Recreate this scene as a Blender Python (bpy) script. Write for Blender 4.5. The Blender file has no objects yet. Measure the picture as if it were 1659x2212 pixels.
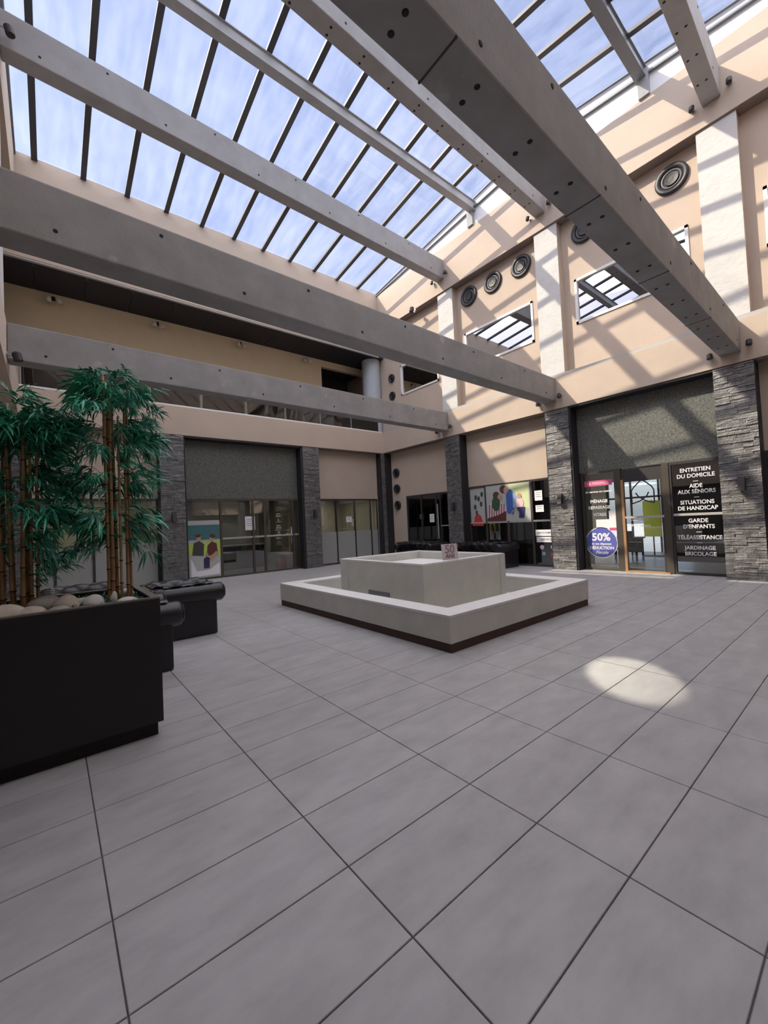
import bpy, bmesh, math, random
from mathutils import Vector, Matrix

# ------------------------------------------------------------------ camera, world, sun, exposure
SC = bpy.context.scene
COL = SC.collection
random.seed(7)
YAW, PITCH, ROLL, FPX = 0.68399, 0.02686, -0.04687, 887.6
CAM = Vector((0.0, 0.0, 1.6275))

def cam_axes():
    cy, sy, cp, sp = math.cos(YAW), math.sin(YAW), math.cos(PITCH), math.sin(PITCH)
    f = Vector((sy * cp, cy * cp, sp)); r = Vector((cy, -sy, 0)); u = r.cross(f)
    cr, sr = math.cos(ROLL), math.sin(ROLL)
    return r * cr + u * sr, u * cr - r * sr, f

R_, U_, F_ = cam_axes()
cd = bpy.data.cameras.new('camera'); cam = bpy.data.objects.new('camera', cd); COL.objects.link(cam)
m = Matrix.Identity(4)
for i in range(3):
    m[i][0] = R_[i]; m[i][1] = U_[i]; m[i][2] = -F_[i]; m[i][3] = CAM[i]
cam.matrix_world = m
cd.sensor_fit = 'HORIZONTAL'; cd.sensor_width = 36.0; cd.lens = FPX / 1659 * 36.0
cd.clip_start = 0.05; cd.clip_end = 500
SC.camera = cam

LIGHT = Vector((0.95, -0.65, -1.0)).normalized()      # the way the sunlight travels
TOSUN = -LIGHT
W = bpy.data.worlds.new('sky'); SC.world = W; W.use_nodes = True
nt = W.node_tree; nt.nodes.clear()
def wn(t, **k):
    n = nt.nodes.new(t)
    for a, b in k.items(): setattr(n, a, b)
    return n
out = wn('ShaderNodeOutputWorld'); bg = wn('ShaderNodeBackground'); nt.links.new(bg.outputs[0], out.inputs[0])
tc = wn('ShaderNodeTexCoord')
sky = wn('ShaderNodeTexSky'); sky.sky_type = 'NISHITA'; sky.sun_disc = False
sky.sun_elevation = math.asin(TOSUN.z); sky.sun_rotation = math.atan2(TOSUN.x, TOSUN.y)
sky.air_density = 1.0; sky.dust_density = 1.6; sky.ozone_density = 1.5
ns = wn('ShaderNodeTexNoise'); ns.inputs['Scale'].default_value = 2.2; ns.inputs['Detail'].default_value = 6; ns.inputs['Roughness'].default_value = .62
mp = wn('ShaderNodeMapping'); mp.inputs['Scale'].default_value = (1, 1.6, 2.5)
nt.links.new(tc.outputs['Generated'], mp.inputs[0]); nt.links.new(mp.outputs[0], ns.inputs['Vector'])
cr = wn('ShaderNodeValToRGB'); cr.color_ramp.elements[0].position = .36; cr.color_ramp.elements[1].position = .78
cr.color_ramp.elements[0].color = (0.15, 0.15, 0.15, 1); cr.color_ramp.elements[1].color = (.55, .55, .55, 1)
nt.links.new(ns.outputs['Fac'], cr.inputs[0])
mx = wn('ShaderNodeMix'); mx.data_type = 'RGBA'
gain = wn('ShaderNodeMix'); gain.data_type = 'RGBA'; gain.blend_type = 'MULTIPLY'; gain.inputs[0].default_value = 1
gain.inputs[7].default_value = (1.05, 1.02, 1.22, 1)
nt.links.new(sky.outputs[0], gain.inputs[6])
nt.links.new(cr.outputs[0], mx.inputs[0]); nt.links.new(gain.outputs[2], mx.inputs[6])
mx.inputs[7].default_value = (4.6, 5.0, 6.2, 1)
nt.links.new(mx.outputs[2], bg.inputs['Color'])
bg.inputs['Strength'].default_value = 0.142

sd = bpy.data.lights.new('sun', 'SUN'); sun = bpy.data.objects.new('sun', sd); COL.objects.link(sun)
sd.energy = 3.75; sd.angle = math.radians(0.6); sd.color = (1.0, 0.88, 0.69)
sun.rotation_mode = 'QUATERNION'; sun.rotation_quaternion = LIGHT.to_track_quat('-Z', 'Y'); sun.location = (-6, 14, 22)
# added soft fill lamp, standing in for hazy daylight through the glass roof
hd = bpy.data.lights.new('skylight', 'SUN'); hz = bpy.data.objects.new('skylight', hd); COL.objects.link(hz)
hd.energy = 4.2; hd.angle = math.radians(130); hd.color = (1.0, .965, .96); hz.location = (5, 6, 24)
# added spot lamp imitating sunlight thrown back to the floor by the upper window
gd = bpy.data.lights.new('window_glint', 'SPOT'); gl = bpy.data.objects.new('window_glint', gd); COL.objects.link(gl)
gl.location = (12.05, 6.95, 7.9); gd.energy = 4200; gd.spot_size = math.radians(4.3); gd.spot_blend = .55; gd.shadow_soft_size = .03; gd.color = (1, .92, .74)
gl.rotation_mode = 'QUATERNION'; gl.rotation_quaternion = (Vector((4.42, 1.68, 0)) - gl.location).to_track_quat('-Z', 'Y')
SC.view_settings.view_transform = 'Standard'; SC.view_settings.look = 'None'
SC.view_settings.gamma = 1; SC.view_settings.use_curve_mapping = False
SC.view_settings.exposure = 0.6
SC.cycles.use_denoising = True
SC.cycles.max_bounces = 10; SC.cycles.diffuse_bounces = 5; SC.cycles.glossy_bounces = 5
SC.cycles.transparent_max_bounces = 24; SC.cycles.sample_clamp_indirect = 6; SC.cycles.blur_glossy = 0.3

# ------------------------------------------------------------------ materials
MATS = {}
def mat(name, col, rough=.6, metal=0, spec=.5, var=0, vscale=3, bump=0, bscale=40, stretch=None, rnd=0, blotch=None, emit=None, coat=0):
    if name in MATS: return MATS[name]
    mm = bpy.data.materials.new(name); mm.use_nodes = True; t = mm.node_tree; N = t.nodes; L = t.links
    p = N['Principled BSDF']; p.inputs['Base Color'].default_value = (*col, 1)
    p.inputs['Roughness'].default_value = rough; p.inputs['Metallic'].default_value = metal
    p.inputs['Specular IOR Level'].default_value = spec; p.inputs['Coat Weight'].default_value = coat
    if emit: p.inputs['Emission Color'].default_value = (*emit[0], 1); p.inputs['Emission Strength'].default_value = emit[1]
    tcn = N.new('ShaderNodeTexCoord'); src = tcn.outputs['Object']
    g = N.new('ShaderNodeNewGeometry'); src = g.outputs['Position']
    if stretch:
        q = N.new('ShaderNodeMapping'); q.inputs['Scale'].default_value = stretch; L.new(src, q.inputs[0]); src = q.outputs[0]
    c = None
    if var:
        n = N.new('ShaderNodeTexNoise'); n.inputs['Scale'].default_value = vscale; n.inputs['Detail'].default_value = 7; n.inputs['Roughness'].default_value = .6
        L.new(src, n.inputs['Vector'])
        r = N.new('ShaderNodeValToRGB'); e = r.color_ramp.elements; e[0].position = .28; e[1].position = .72
        e[0].color = (*[max(0, v * (1 - var)) for v in col], 1); e[1].color = (*[min(1, v * (1 + var)) for v in col], 1)
        L.new(n.outputs['Fac'], r.inputs[0]); c = r.outputs[0]
    if blotch:
        n = N.new('ShaderNodeTexNoise'); n.inputs['Scale'].default_value = blotch[1]; n.inputs['Detail'].default_value = 4
        L.new(src, n.inputs['Vector'])
        r = N.new('ShaderNodeValToRGB'); e = r.color_ramp.elements; e[0].position = blotch[2]; e[1].position = blotch[2] + .08
        e[0].color = (0, 0, 0, 1); e[1].color = (1, 1, 1, 1); L.new(n.outputs['Fac'], r.inputs[0])
        x = N.new('ShaderNodeMix'); x.data_type = 'RGBA'; L.new(r.outputs[0], x.inputs[0])
        if c: L.new(c, x.inputs[6])
        else: x.inputs[6].default_value = (*col, 1)
        x.inputs[7].default_value = (*blotch[0], 1); c = x.outputs[2]
    if rnd:
        o = N.new('ShaderNodeObjectInfo'); mr = N.new('ShaderNodeMapRange'); mr.inputs[3].default_value = 1 - rnd; mr.inputs[4].default_value = 1 + rnd
        L.new(o.outputs['Random'], mr.inputs[0]); x = N.new('ShaderNodeMix'); x.data_type = 'RGBA'; x.blend_type = 'MULTIPLY'; x.inputs[0].default_value = 1
        cb = N.new('ShaderNodeCombineColor')
        for i in range(3): L.new(mr.outputs[0], cb.inputs[i])
        if c: L.new(c, x.inputs[6])
        else: x.inputs[6].default_value = (*col, 1)
        L.new(cb.outputs[0], x.inputs[7]); c = x.outputs[2]
    if c: L.new(c, p.inputs['Base Color'])
    if bump:
        n = N.new('ShaderNodeTexNoise'); n.inputs['Scale'].default_value = bscale; n.inputs['Detail'].default_value = 5; L.new(src, n.inputs['Vector'])
        b = N.new('ShaderNodeBump'); b.inputs['Strength'].default_value = bump; b.inputs['Distance'].default_value = .02
        L.new(n.outputs['Fac'], b.inputs['Height']); L.new(b.outputs[0], p.inputs['Normal'])
    MATS[name] = mm; return mm

def glassmat(name, tint, refl=1.0, rough=0.0, dirt=0.0, dirtcol=(.8, .82, .85)):
    mm = bpy.data.materials.new(name); mm.use_nodes = True; t = mm.node_tree; N = t.nodes; L = t.links; N.clear()
    o = N.new('ShaderNodeOutputMaterial'); tr = N.new('ShaderNodeBsdfTransparent'); tr.inputs[0].default_value = (*tint, 1)
    gl = N.new('ShaderNodeBsdfGlossy'); gl.inputs['Roughness'].default_value = rough; gl.inputs[0].default_value = (.95, .97, 1, 1)
    fr = N.new('ShaderNodeFresnel'); fr.inputs[0].default_value = 1.5
    mu = N.new('ShaderNodeMath'); mu.operation = 'MULTIPLY'; mu.inputs[1].default_value = refl; mu.use_clamp = True; L.new(fr.outputs[0], mu.inputs[0])
    mx = N.new('ShaderNodeMixShader'); L.new(mu.outputs[0], mx.inputs[0]); L.new(tr.outputs[0], mx.inputs[1]); L.new(gl.outputs[0], mx.inputs[2])
    s = mx.outputs[0]
    if dirt:
        g = N.new('ShaderNodeNewGeometry'); q = N.new('ShaderNodeMapping'); q.inputs['Scale'].default_value = (1.6, .35, 1); L.new(g.outputs['Position'], q.inputs[0])
        n = N.new('ShaderNodeTexNoise'); n.inputs['Scale'].default_value = 2.5; n.inputs['Detail'].default_value = 8; L.new(q.outputs[0], n.inputs['Vector'])
        mr = N.new('ShaderNodeMapRange'); mr.inputs[1].default_value = .3; mr.inputs[2].default_value = .75; mr.inputs[3].default_value = dirt * .3; mr.inputs[4].default_value = dirt * 1.7
        L.new(n.outputs['Fac'], mr.inputs[0])
        tl = N.new('ShaderNodeBsdfTranslucent'); tl.inputs[0].default_value = (*dirtcol, 1)
        m2 = N.new('ShaderNodeMixShader'); L.new(mr.outputs[0], m2.inputs[0]); L.new(s, m2.inputs[1]); L.new(tl.outputs[0], m2.inputs[2]); s = m2.outputs[0]
    L.new(s, o.inputs[0]); MATS[name] = mm; return mm

PLASTER = mat('beige_plaster', (.52, .425, .345), .85, var=.05, vscale=1.2, bump=.12, bscale=25)
PLASTERW = mat('white_plaster', (.57, .56, .54), .8, var=.05, vscale=4, bump=.5, bscale=9)
CREAM = mat('cream_wall', (.74, .62, .43), .85, var=.04)
CONC = mat('beam_concrete', (.29, .278, .275), .75, var=.16, vscale=2.2, bump=.15, bscale=30, blotch=((.42, .40, .38), 1.7, .66))
CONCU = mat('beam_concrete_pale', (.36, .355, .36), .75, var=.12, vscale=2.0, bump=.1)
STEEL = mat('grey_steel', (.17, .18, .20), .45, var=.1)
BAR = mat('glazing_bar_paint', (.055, .055, .062), .5)
WHITEW = mat('white_upstand', (.80, .80, .80), .7)
HOLE = mat('hole_black', (.02, .018, .018), .9)
JOINT = mat('joint_dark', (.07, .06, .06), .9)
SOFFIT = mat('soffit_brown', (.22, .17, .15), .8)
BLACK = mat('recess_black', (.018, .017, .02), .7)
STONE = mat('slate_cladding', (.13, .127, .13), .40, var=.55, vscale=9, bump=.6, bscale=45, spec=1.0)
PANELG = mat('granite_panel', (.125, .13, .118), .42, var=.6, vscale=24, bump=.1)
FRAME = mat('bronze_frame', (.10, .085, .07), .4, metal=.4)
FRAMED = mat('dark_frame', (.035, .032, .035), .5)
FRAMEL = mat('grey_rail', (.42, .41, .39), .45)
BRASS = mat('door_edge_wood', (.38, .22, .11), .4)
WHITEF = mat('white_frame', (.78, .77, .75), .5)
TILE = mat('floor_tile', (.365, .352, .352), .50, var=.15, vscale=2.6, rnd=.03, stretch=(1, 2.2, 1), bump=.05, bscale=30, spec=.45)
GROUT = mat('grout', (.19, .18, .18), .9)
FOUNT = mat('fountain_stone', (.60, .59, .545), .75, var=.07, vscale=3, bump=.1)
FOUNTT = mat('fountain_rim', (.74, .73, .71), .7, var=.05)
PLINTH = mat('dark_wood_plinth', (.055, .026, .019), .6)
PLANTER = mat('planter_brown', (.017, .013, .014), .55, var=.1)
RIMM = mat('planter_rim', (.16, .145, .135), .5)
LEATHER = mat('black_leather', (.011, .010, .0125), .36, bump=.15, bscale=60, coat=.05)
LEAF = mat('bamboo_leaf', (.05, .34, .215), .38, rnd=.55)
CANE = mat('bamboo_cane', (.37, .215, .10), .5, var=.5, vscale=14, stretch=(1, 1, .35))
NODE = mat('bamboo_node', (.06, .03, .02), .7)
PEB1 = mat('pebble_cream', (.55, .46, .38), .7, var=.2, vscale=9)
PEB2 = mat('pebble_white', (.72, .69, .66), .7, var=.1, vscale=9)
PEB3 = mat('pebble_grey', (.40, .36, .33), .7, var=.2, vscale=9)
MOSS = mat('green_litter', (.02, .14, .08), .8)
METALV = mat('vent_grey', (.030, .028, .031), .45, metal=.1); METALR = mat('vent_ring', (.075, .072, .078), .4)
METALD = mat('vent_black', (.012, .012, .014), .5)
CHROME = mat('spot_metal', (.35, .33, .32), .35, metal=.7)
DARKM = mat('spot_black', (.03, .025, .025), .5)
COLUMN = mat('column_paint', (.45, .50, .55), .6)
SHOPW = mat('shop_wall', (.65, .64, .62), .8)
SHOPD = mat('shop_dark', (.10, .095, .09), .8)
SHOPF = mat('shop_floor', (.28, .26, .24), .35)
CEILD = mat('dark_ceiling', (.028, .026, .034), .7)
LINE = mat('ceiling_line', (.09, .085, .09), .6)
LAMPG = mat('lamp_glass', (.75, .70, .6), .3)
PAPER = mat('paper', (.82, .82, .84), .8)
WHITEP = mat('white_print', (.80, .79, .82), .6)
NAVY = mat('navy_print', (.03, .03, .10), .6)
BLUEP = mat('blue_print', (.10, .12, .42), .5)
BLUE2 = mat('shirt_blue_print', (.05, .12, .40), .6)
LBLUE = mat('light_blue_print', (.30, .42, .62), .6)
PINK = mat('pink_print', (.62, .10, .24), .5)
PINKL = mat('pale_pink_print', (.75, .55, .58), .6)
RED = mat('red_print', (.55, .05, .05), .5)
SKIN = mat('skin_print', (.52, .30, .22), .6)
HAIR = mat('brown_print', (.09, .05, .035), .6)
GREENP = mat('lime_print', (.45, .60, .12), .6)
GREEND = mat('dark_green_print', (.04, .09, .05), .6)
TEAL = mat('teal_print', (.06, .17, .18), .6)
GREYP = mat('grey_print', (.45, .47, .46), .6)
GREYD = mat('charcoal_print', (.06, .058, .055), .5)
BROWNP = mat('maroon_print', (.12, .03, .03), .6)
FROST = mat('frosted_film', (.33, .34, .32), .5)
FABR = mat('dark_chair', (.03, .03, .035), .7)
LIME = mat('lime_banner', (.62, .72, .10), .6)
GLASS = glassmat('shop_glass', (.90, .92, .91), 2.6)
GLASSU = glassmat('upper_glass', (.10, .12, .115), 11.0)
ROOFG = glassmat('roof_glass', (.95, .96, .98), .08, dirt=.05)
CLEAR = glassmat('clear_glass', (.95, .96, .95), 1.0)
BALUS = glassmat('smoked_glass', (.14, .14, .15), 1.5)

# ------------------------------------------------------------------ helpers
class MB:
    def __init__(s): s.v = []; s.f = []
    def poly(s, pts):
        k = len(s.v); s.v += [tuple(p) for p in pts]; s.f.append(tuple(range(k, k + len(pts))))
    def hexa(s, a, b):            # a: 4 bottom points ccw from above, b: 4 top points
        k = len(s.v); s.v += [tuple(p) for p in a] + [tuple(p) for p in b]
        s.f += [(k+3, k+2, k+1, k), (k+4, k+5, k+6, k+7)] + [(k+i, k+(i+1) % 4, k+4+(i+1) % 4, k+4+i) for i in range(4)]
    def box(s, x0, x1, y0, y1, z0, z1):
        x0, x1 = min(x0, x1), max(x0, x1); y0, y1 = min(y0, y1), max(y0, y1); z0, z1 = min(z0, z1), max(z0, z1)
        s.hexa([(x0, y0, z0), (x1, y0, z0), (x1, y1, z0), (x0, y1, z0)], [(x0, y0, z1), (x1, y0, z1), (x1, y1, z1), (x0, y1, z1)])
    def prism(s, pts, n):          # planar polygon extruded by vector n
        k = len(s.v); c = len(pts); n = Vector(n); s.v += [tuple(p) for p in pts] + [tuple(Vector(p) + n) for p in pts]
        s.f += [tuple(range(k + c - 1, k - 1, -1)), tuple(range(k + c, k + 2 * c))] + [(k+i, k+(i+1) % c, k+c+(i+1) % c, k+c+i) for i in range(c)]
    def ring(s, prof, org, ax, n=24, closed=True):    # lathe: prof = [(radius, along axis)]
        ax = Vector(ax).normalized(); a = ax.orthogonal().normalized(); b = ax.cross(a); org = Vector(org); k = len(s.v)
        for r, h in prof:
            for i in range(n):
                t = 2 * math.pi * i / n
                s.v.append(tuple(org + ax * h + (a * math.cos(t) + b * math.sin(t)) * r))
        for j in range(len(prof) - 1):
            for i in range(n):
                s.f.append((k+j*n+i, k+j*n+(i+1) % n, k+(j+1)*n+(i+1) % n, k+(j+1)*n+i))
        if closed:
            s.f.append(tuple(k + i for i in range(n - 1, -1, -1))); e = k + (len(prof) - 1) * n; s.f.append(tuple(e + i for i in range(n)))
    def tube(s, pts, rads, n=8):
        k = len(s.v); pts = [Vector(p) for p in pts]
        for j, p in enumerate(pts):
            d = (pts[min(j+1, len(pts)-1)] - pts[max(j-1, 0)]).normalized(); a = d.orthogonal().normalized(); b = d.cross(a)
            r = rads[j] if isinstance(rads, (list, tuple)) else rads
            for i in range(n):
                t = 2 * math.pi * i / n; s.v.append(tuple(p + (a * math.cos(t) + b * math.sin(t)) * r))
        for j in range(len(pts) - 1):
            for i in range(n): s.f.append((k+j*n+i, k+j*n+(i+1) % n, k+(j+1)*n+(i+1) % n, k+(j+1)*n+i))
        s.f.append(tuple(k + i for i in range(n - 1, -1, -1))); e = k + (len(pts) - 1) * n; s.f.append(tuple(e + i for i in range(n)))
    def mesh(s, name, material, bevel=0, smooth=False, origin=None):
        me = bpy.data.meshes.new(name); o = Vector(origin) if origin else Vector((0, 0, 0))
        me.from_pydata([tuple(Vector(v) - o) for v in s.v], [], s.f)
        bm = bmesh.new(); bm.from_mesh(me)
        if bevel:
            bmesh.ops.remove_doubles(bm, verts=bm.verts, dist=1e-5)
            bmesh.ops.bevel(bm, geom=[e for e in bm.edges if len(e.link_faces) == 2 and e.calc_face_angle(0) > .5], offset=bevel, segments=2, affect='EDGES', profile=.6)
        bmesh.ops.recalc_face_normals(bm, faces=bm.faces); bm.to_mesh(me); bm.free()
        if smooth:
            for p in me.polygons: p.use_smooth = True
        if material: me.materials.append(material)
        return me
    def build(s, name, material, parent=None, bevel=0, smooth=False, origin=None):
        me = s.mesh(name, material, bevel, smooth, origin)
        return link(name, me, parent, origin)

def link(name, me, parent=None, loc=None):
    o = bpy.data.objects.new(name, me); COL.objects.link(o)
    if loc is not None: o.location = loc
    if parent is not None:
        o.parent = parent; P = world_loc(parent)
        o.location = Vector(o.location) - P
    return o
def world_loc(o):
    v = Vector(o.location)
    while o.parent: o = o.parent; v = v + Vector(o.location)
    return v
def tag(o, label=None, cat=None, group=None, kind=None):
    if label: o['label'] = label
    if cat: o['category'] = cat
    if group: o['group'] = group
    if kind: o['kind'] = kind
    return o
def empty(name, loc, label=None, cat=None, group=None, kind=None):
    o = bpy.data.objects.new(name, None); COL.objects.link(o); o.location = loc; o.empty_display_size = .1
    return tag(o, label, cat, group, kind)
def boxo(name, material, b, parent=None, bevel=0):
    mb = MB(); mb.box(*b); return mb.build(name, material, parent, bevel, origin=((b[0]+b[1])/2, (b[2]+b[3])/2, min(b[4], b[5])))
def project(p):
    d = Vector(p) - CAM; c = d.dot(F_)
    if c < .15: return None
    return 829.5 + FPX * d.dot(R_) / c, 1106 - FPX * d.dot(U_) / c
_fc = None
def text(body, size, origin, xd, yd, material, parent, name='lettering', align='CENTER', bold=0.0, shear=0, depth=.002, sx=1.0):
    cu = bpy.data.curves.new('t', 'FONT'); cu.body = body; cu.size = size; cu.align_x = align; cu.align_y = 'CENTER'
    cu.extrude = depth; cu.offset = bold; cu.shear = shear; cu.resolution_u = 3
    to = bpy.data.objects.new('t', cu); COL.objects.link(to)
    me = bpy.data.meshes.new_from_object(to); bpy.data.objects.remove(to); bpy.data.curves.remove(cu)
    xd, yd = Vector(xd), Vector(yd); zd = xd.cross(yd)
    M = Matrix(((xd.x*sx, yd.x, zd.x, 0), (xd.y*sx, yd.y, zd.y, 0), (xd.z*sx, yd.z, zd.z, 0), (0, 0, 0, 1)))
    me.transform(M); me.materials.clear(); me.materials.append(material)
    return link(name, me, parent, Vector(origin))
class Fr:                      # a frame on a wall: s to the viewer's right, t up, d out towards the viewer
    def __init__(f, o, sd, nd): f.o = Vector(o); f.s = Vector(sd); f.n = Vector(nd)
    def P(f, s, t, d=0): return f.o + f.s * s + Vector((0, 0, t)) + f.n * d
    def box(f, mb, s0, s1, t0, t1, d0, d1):
        a, b = f.P(s0, t0, d0), f.P(s1, t1, d1); mb.box(a.x, b.x, a.y, b.y, a.z, b.z)
    def boxo(f, name, m_, s0, s1, t0, t1, d0, d1, parent=None, bevel=0):
        a, b = f.P(s0, t0, d0), f.P(s1, t1, d1); return boxo(name, m_, (a.x, b.x, a.y, b.y, a.z, b.z), parent, bevel)
    def flat(f, name, m_, pts, d, parent, th=.003):
        mb = MB(); mb.prism([f.P(s, t, d) for s, t in pts], f.n * th); return mb.build(name, m_, parent, origin=f.P(pts[0][0], pts[0][1], d))
    def text(f, body, size, s, t, d, m_, parent, **k): return text(body, size, f.P(s, t, d), f.s, (0, 0, 1), m_, parent, **k)
def ell(cx, cy, rx, ry, n=20, a0=0, a1=2*math.pi):
    return [(cx + rx * math.cos(a0 + (a1-a0) * i / n), cy + ry * math.sin(a0 + (a1-a0) * i / n)) for i in range(n)]

# ------------------------------------------------------------------ dimensions
XR, XL, YB, YF = 11.8, -0.55, 14.3, -2.1          # faces of the parapets round the court
XRP, XLP, YBP, YFP = 12.2, -0.95, 14.7, -2.5      # recessed shopfront planes
ZS, ZP0, ZP1 = 2.82, 4.79, 5.72                   # shop head, parapet bottom, top
ZB0, ZB1 = 10.35, 12.0                            # upper band
YRIDGE, ZE, SL = 6.1, 12.1, .14
def roofz(y): return ZE + SL * (YB - y if y > YRIDGE else y - YF) if True else 0

# ------------------------------------------------------------------ floor with its tiles
floor = boxo('floor', GROUT, (-5.5, 18.5, -6, 20, -.2, -.012)); tag(floor, kind='structure')
TX, TY, OX, OY = .9, .45, .1744, 2.1622
J = .0028
tiles = []
for i in range(-3, 16):
    for j in range(-14, 14):
        tiles.append((i, j))
def tile_rect(i, j):
    x0, x1 = OX + i * TX, OX + (i + 1) * TX; y1 = OY + (j + 1) * TY; y0 = OY + j * TY
    return max(x0, XLP) , min(x1, XRP + .02), max(y0, YFP), min(y1, YBP + .02)
allt = []
for i in range(-2, 14):
    for j in range(-11, 29):
        x0, x1, y0, y1 = tile_rect(i, j)
        if x1 - x0 < .03 or y1 - y0 < .03: continue
        pr = [project((x, y, 0)) for x in (x0, x1) for y in (y0, y1)]
        area = 0
        if all(pr):
            xs = [p[0] for p in pr]; ys = [p[1] for p in pr]
            if max(xs) > 0 and min(xs) < 1659 and min(ys) < 2212:
                area = (min(max(xs), 1659) - max(min(xs), 0)) * (min(max(ys), 2212) - max(min(ys), 0))
        hid = (3.8 < x0 and x1 < 7.4 and 3.5 < y0 and y1 < 8.1)
        if hid: area = -1
        allt.append((area, (x0, x1, y0, y1)))
allt.sort(key=lambda a: -a[0])
tmesh = {}
def add_tile(mb, x0, x1, y0, y1):
    c = .0025
    mb.hexa([(x0+J, y0+J, -.012), (x1-J, y0+J, -.012), (x1-J, y1-J, -.012), (x0+J, y1-J, -.012)],
            [(x0+J, y0+J, -c), (x1-J, y0+J, -c), (x1-J, y1-J, -c), (x0+J, y1-J, -c)])
    q = J + c
    mb.hexa([(x0+J, y0+J, -c), (x1-J, y0+J, -c), (x1-J, y1-J, -c), (x0+J, y1-J, -c)],
            [(x0+q, y0+q, 0), (x1-q, y0+q, 0), (x1-q, y1-q, 0), (x0+q, y1-q, 0)])
rest = MB()
for k, (a, (x0, x1, y0, y1)) in enumerate(allt):
    if k < 298 and a > 0:
        key = (round(x1-x0, 3), round(y1-y0, 3))
        if key not in tmesh:
            mb = MB(); add_tile(mb, 0, x1-x0, 0, y1-y0); tmesh[key] = mb.mesh('tile', TILE)
        link('tile', tmesh[key], floor, (x0, y0, 0))
    else: add_tile(rest, x0, x1, y0, y1)
tag(rest.build('far_tiles', TILE, floor), kind='stuff')
shopfloor = boxo('floor', SHOPF, (XRP + .12, 18.4, -2, 14.2, -.012, .003)); tag(shopfloor, kind='structure')
sf2 = boxo('floor', SHOPF, (-1.2, 12.1, YBP + .12, 19.6, -.012, .003)); tag(sf2, kind='structure')

# ------------------------------------------------------------------ walls: a root per side with its parts
def wall(name, loc): return empty(name, loc, kind='structure')
wr = wall('wall_right', (XRP, 6, 0)); wb = wall('wall_back', (6, YBP, 0)); wl = wall('wall_left', (XLP, 6, 0)); wf = wall('wall_front', (6, YFP, 0))
# right wall
boxo('parapet', PLASTER, (XR, XRP + .3, YF, YB, ZP0, ZP1), wr)
boxo('upper_band', PLASTER, (XR, XRP + .3, YF, YB, ZB0, ZB1), wr)
boxo('parapet_capping', FRAMEL, (XR + .05, XR + .12, YF, YB, ZP1, ZP1 + .10), wr)
UW = [(11.0, 13.25), (6.85, 9.62), (2.72, 5.5), (-1.35, 1.37)]      # upper windows
XU = 12.12; WZ0, WZ1 = 7.18, 8.5
uw = MB(); edges = [YF - .3]
for a, b in sorted(UW): edges += [a, b]
edges.append(YB + .6)
uw.box(XU, XU + .3, edges[0], edges[-1], ZP1, WZ0); uw.box(XU, XU + .3, edges[0], edges[-1], WZ1, ZB0)
for k in range(0, len(edges), 2): uw.box(XU, XU + .3, edges[k], edges[k+1], WZ0, WZ1)
uw.build('upper_wall', PLASTER, wr)
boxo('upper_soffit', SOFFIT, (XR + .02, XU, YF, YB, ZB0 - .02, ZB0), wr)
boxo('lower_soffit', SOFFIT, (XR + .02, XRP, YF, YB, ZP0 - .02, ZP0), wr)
BAYS_R = [(10.6, YB, 'c'), (6.5, 9.9, 'p'), (2.36, 5.75, 'g'), (YF, 1.68, 'p')]
for a, b, k in BAYS_R:
    if k == 'c':
        mb = MB(); mb.box(XRP, XRP + .12, a - .3, b + .2, 2.76, ZP0); mb.box(XRP, XRP + .12, 13.35, b + .2, 0, 2.76); mb.build('beige_panel', PLASTER, wr)
    else:
        boxo('beige_panel' if k == 'p' else 'granite_panel', PLASTER if k == 'p' else PANELG, (XRP, XRP + .12, a, b, ZS, ZP0), wr)
    if k == 'g':
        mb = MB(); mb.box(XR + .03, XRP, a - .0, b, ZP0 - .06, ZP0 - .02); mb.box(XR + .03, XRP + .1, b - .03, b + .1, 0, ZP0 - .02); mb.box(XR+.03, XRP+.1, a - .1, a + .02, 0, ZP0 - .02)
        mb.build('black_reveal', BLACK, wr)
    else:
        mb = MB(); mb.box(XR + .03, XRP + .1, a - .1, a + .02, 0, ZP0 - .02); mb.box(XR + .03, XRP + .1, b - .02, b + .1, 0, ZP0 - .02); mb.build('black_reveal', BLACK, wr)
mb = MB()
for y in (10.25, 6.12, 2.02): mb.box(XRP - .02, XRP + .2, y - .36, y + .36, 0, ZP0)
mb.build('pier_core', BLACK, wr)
# back wall
boxo('parapet', PLASTER, (XLP, XR + .001, YB, YBP + .2, ZP0 - .01, ZP1 - .02), wb)
boxo('upper_band', PLASTER, (XLP, XR + .001, YB, YBP, 9.22, ZE - .02), wb)
boxo('parapet_capping', WHITEF, (XLP, XR, YB + .03, YB + .16, ZP1 - .02, ZP1 + .035), wb)
boxo('band_edge_trim', FRAMEL, (XLP, XR, YB + .01, YB + .10, 9.17, 9.22), wb)
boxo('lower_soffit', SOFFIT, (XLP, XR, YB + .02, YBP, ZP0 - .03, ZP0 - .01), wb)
BAYS_B = [(-.55, 2.70, 'p'), (3.42, 7.70, 'g'), (8.42, 11.62, 'p')]
for a, b, k in BAYS_B:
    boxo('beige_panel' if k == 'p' else 'granite_panel', PLASTER if k == 'p' else PANELG, (a - .02, b + .02, YBP, YBP + .12, 2.74, ZP0), wb)
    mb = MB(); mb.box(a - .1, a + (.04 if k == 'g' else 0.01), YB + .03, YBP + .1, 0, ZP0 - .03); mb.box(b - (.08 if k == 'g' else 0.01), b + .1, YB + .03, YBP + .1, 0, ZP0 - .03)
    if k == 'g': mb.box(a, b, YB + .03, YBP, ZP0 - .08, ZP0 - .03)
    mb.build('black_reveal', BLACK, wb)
mb = MB()
for x in (3.06, 8.06, -.95): mb.box(x - .34, x + .34, YBP - .02, YBP + .2, 0, ZP0)
mb.build('pier_core', BLACK, wb)
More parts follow.
